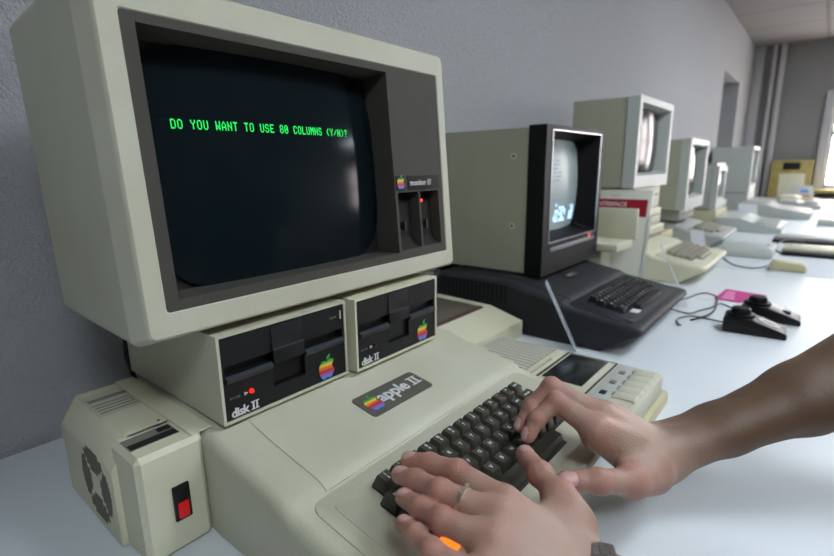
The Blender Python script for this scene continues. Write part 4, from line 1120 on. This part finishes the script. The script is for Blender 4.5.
for q in (70, 118):
    p = c + (s * math.cos(math.radians(q)) + uu * math.sin(math.radians(q))) * .0114; cyl(bm, (p[0], p[1], p[2]), .0016, .0014, n=8)
link('ring_stones', bm, M['ring'], ro)
# watch bracelet: three rows of links
mid = (np.array((.092, -.083, .0780)) + np.array((.064, -.099, .0760))) / 2
el = np.array(L_EL); dv = (el - mid) / np.linalg.norm(el - mid)
w0 = None
s = np.cross(dv, [0, 0, 1.]); s /= np.linalg.norm(s); uu = np.cross(s, dv)
wc = mid + dv * .011
bm = bmesh.new(); n = 44; ra, rb = .0365, .0240
for i in range(n):
    for k in range(3):
        q0 = 2 * PI * (i + .5 * (k % 2)) / n; q1 = q0 + 2 * PI / n * .90; wv = -.0075 + k * .005
        P = []
        for q, rr in ((q0, 0), (q0, .0022), (q1, .0022), (q1, 0)):
            base = wc + s * (ra + rr) * math.cos(q) + uu * (rb + rr) * math.sin(q); P.append((base + dv * wv, base + dv * (wv + .0046)))
        A = [bm.verts.new(p[0]) for p in P]; B = [bm.verts.new(p[1]) for p in P]
        bm.faces.new(A); bm.faces.new(B[::-1])
        for j in range(4): bm.faces.new((A[j], B[j], B[(j + 1) % 4], A[(j + 1) % 4]))
wt = link('wristwatch', bm, M['steel'], person)
# seat for the person
ch = thing('chair', 'dark office chair the typing person sits on', 'chair', (.46, -.68, ZF), (0, 0, .25))
box('seat', M['black_soft'], -.24, .24, -.24, .24, .34, .405, .02, ch); 
box('backrest', M['black_soft'], -.21, .21, -.30, -.25, .55, .95, .02, ch)
for sx in (-1, 1):
    for sy in (-1, 1): box('leg', M['wood_trim'], sx * .20 - .015, sx * .20 + .015, sy * .20 - .015, sy * .20 + .015, 0, .34, .003, ch)
    box('back_post', M['wood_trim'], sx * .17 - .012, sx * .17 + .012, -.272, -.245, .38, .60, .003, ch)


# ------------------------------------------------------------------ camera
cam = bpy.data.cameras.new('camera'); co = bpy.data.objects.new('camera', cam); COL.objects.link(co); sc.camera = co
yaw, pitch, roll, F_ = .6927, .2223, -.0126, 489.4
f = Vector((math.cos(yaw) * math.cos(pitch), math.sin(yaw) * math.cos(pitch), -math.sin(pitch)))
r = Vector((math.sin(yaw), -math.cos(yaw), 0)); u = r.cross(f)
r2 = math.cos(roll) * r + math.sin(roll) * u; u2 = -math.sin(roll) * r + math.cos(roll) * u
mtx = Matrix((r2, u2, -f)).transposed().to_4x4(); mtx.translation = Vector((-.1892, -.178, .3443)); co.matrix_world = mtx
cam.sensor_width = 36; cam.lens = F_ / 834 * 36; cam.clip_start = .01; cam.clip_end = 60
cam.dof.use_dof = True; cam.dof.focus_distance = .46; cam.dof.aperture_fstop = 6.

EXPO = 2.1
# ------------------------------------------------------------------ light
wd = bpy.data.worlds.new('world'); sc.world = wd; wd.use_nodes = True
wd.node_tree.nodes['Background'].inputs[0].default_value = (.55, .62, .72, 1); wd.node_tree.nodes['Background'].inputs[1].default_value = .4
sc.view_settings.view_transform = 'Standard'; sc.view_settings.look = 'None'; sc.view_settings.gamma = 1; sc.view_settings.use_curve_mapping = False
sc.view_settings.exposure = EXPO
sc.cycles.use_denoising = True
sc.cycles.max_bounces = 8; sc.cycles.diffuse_bounces = 5
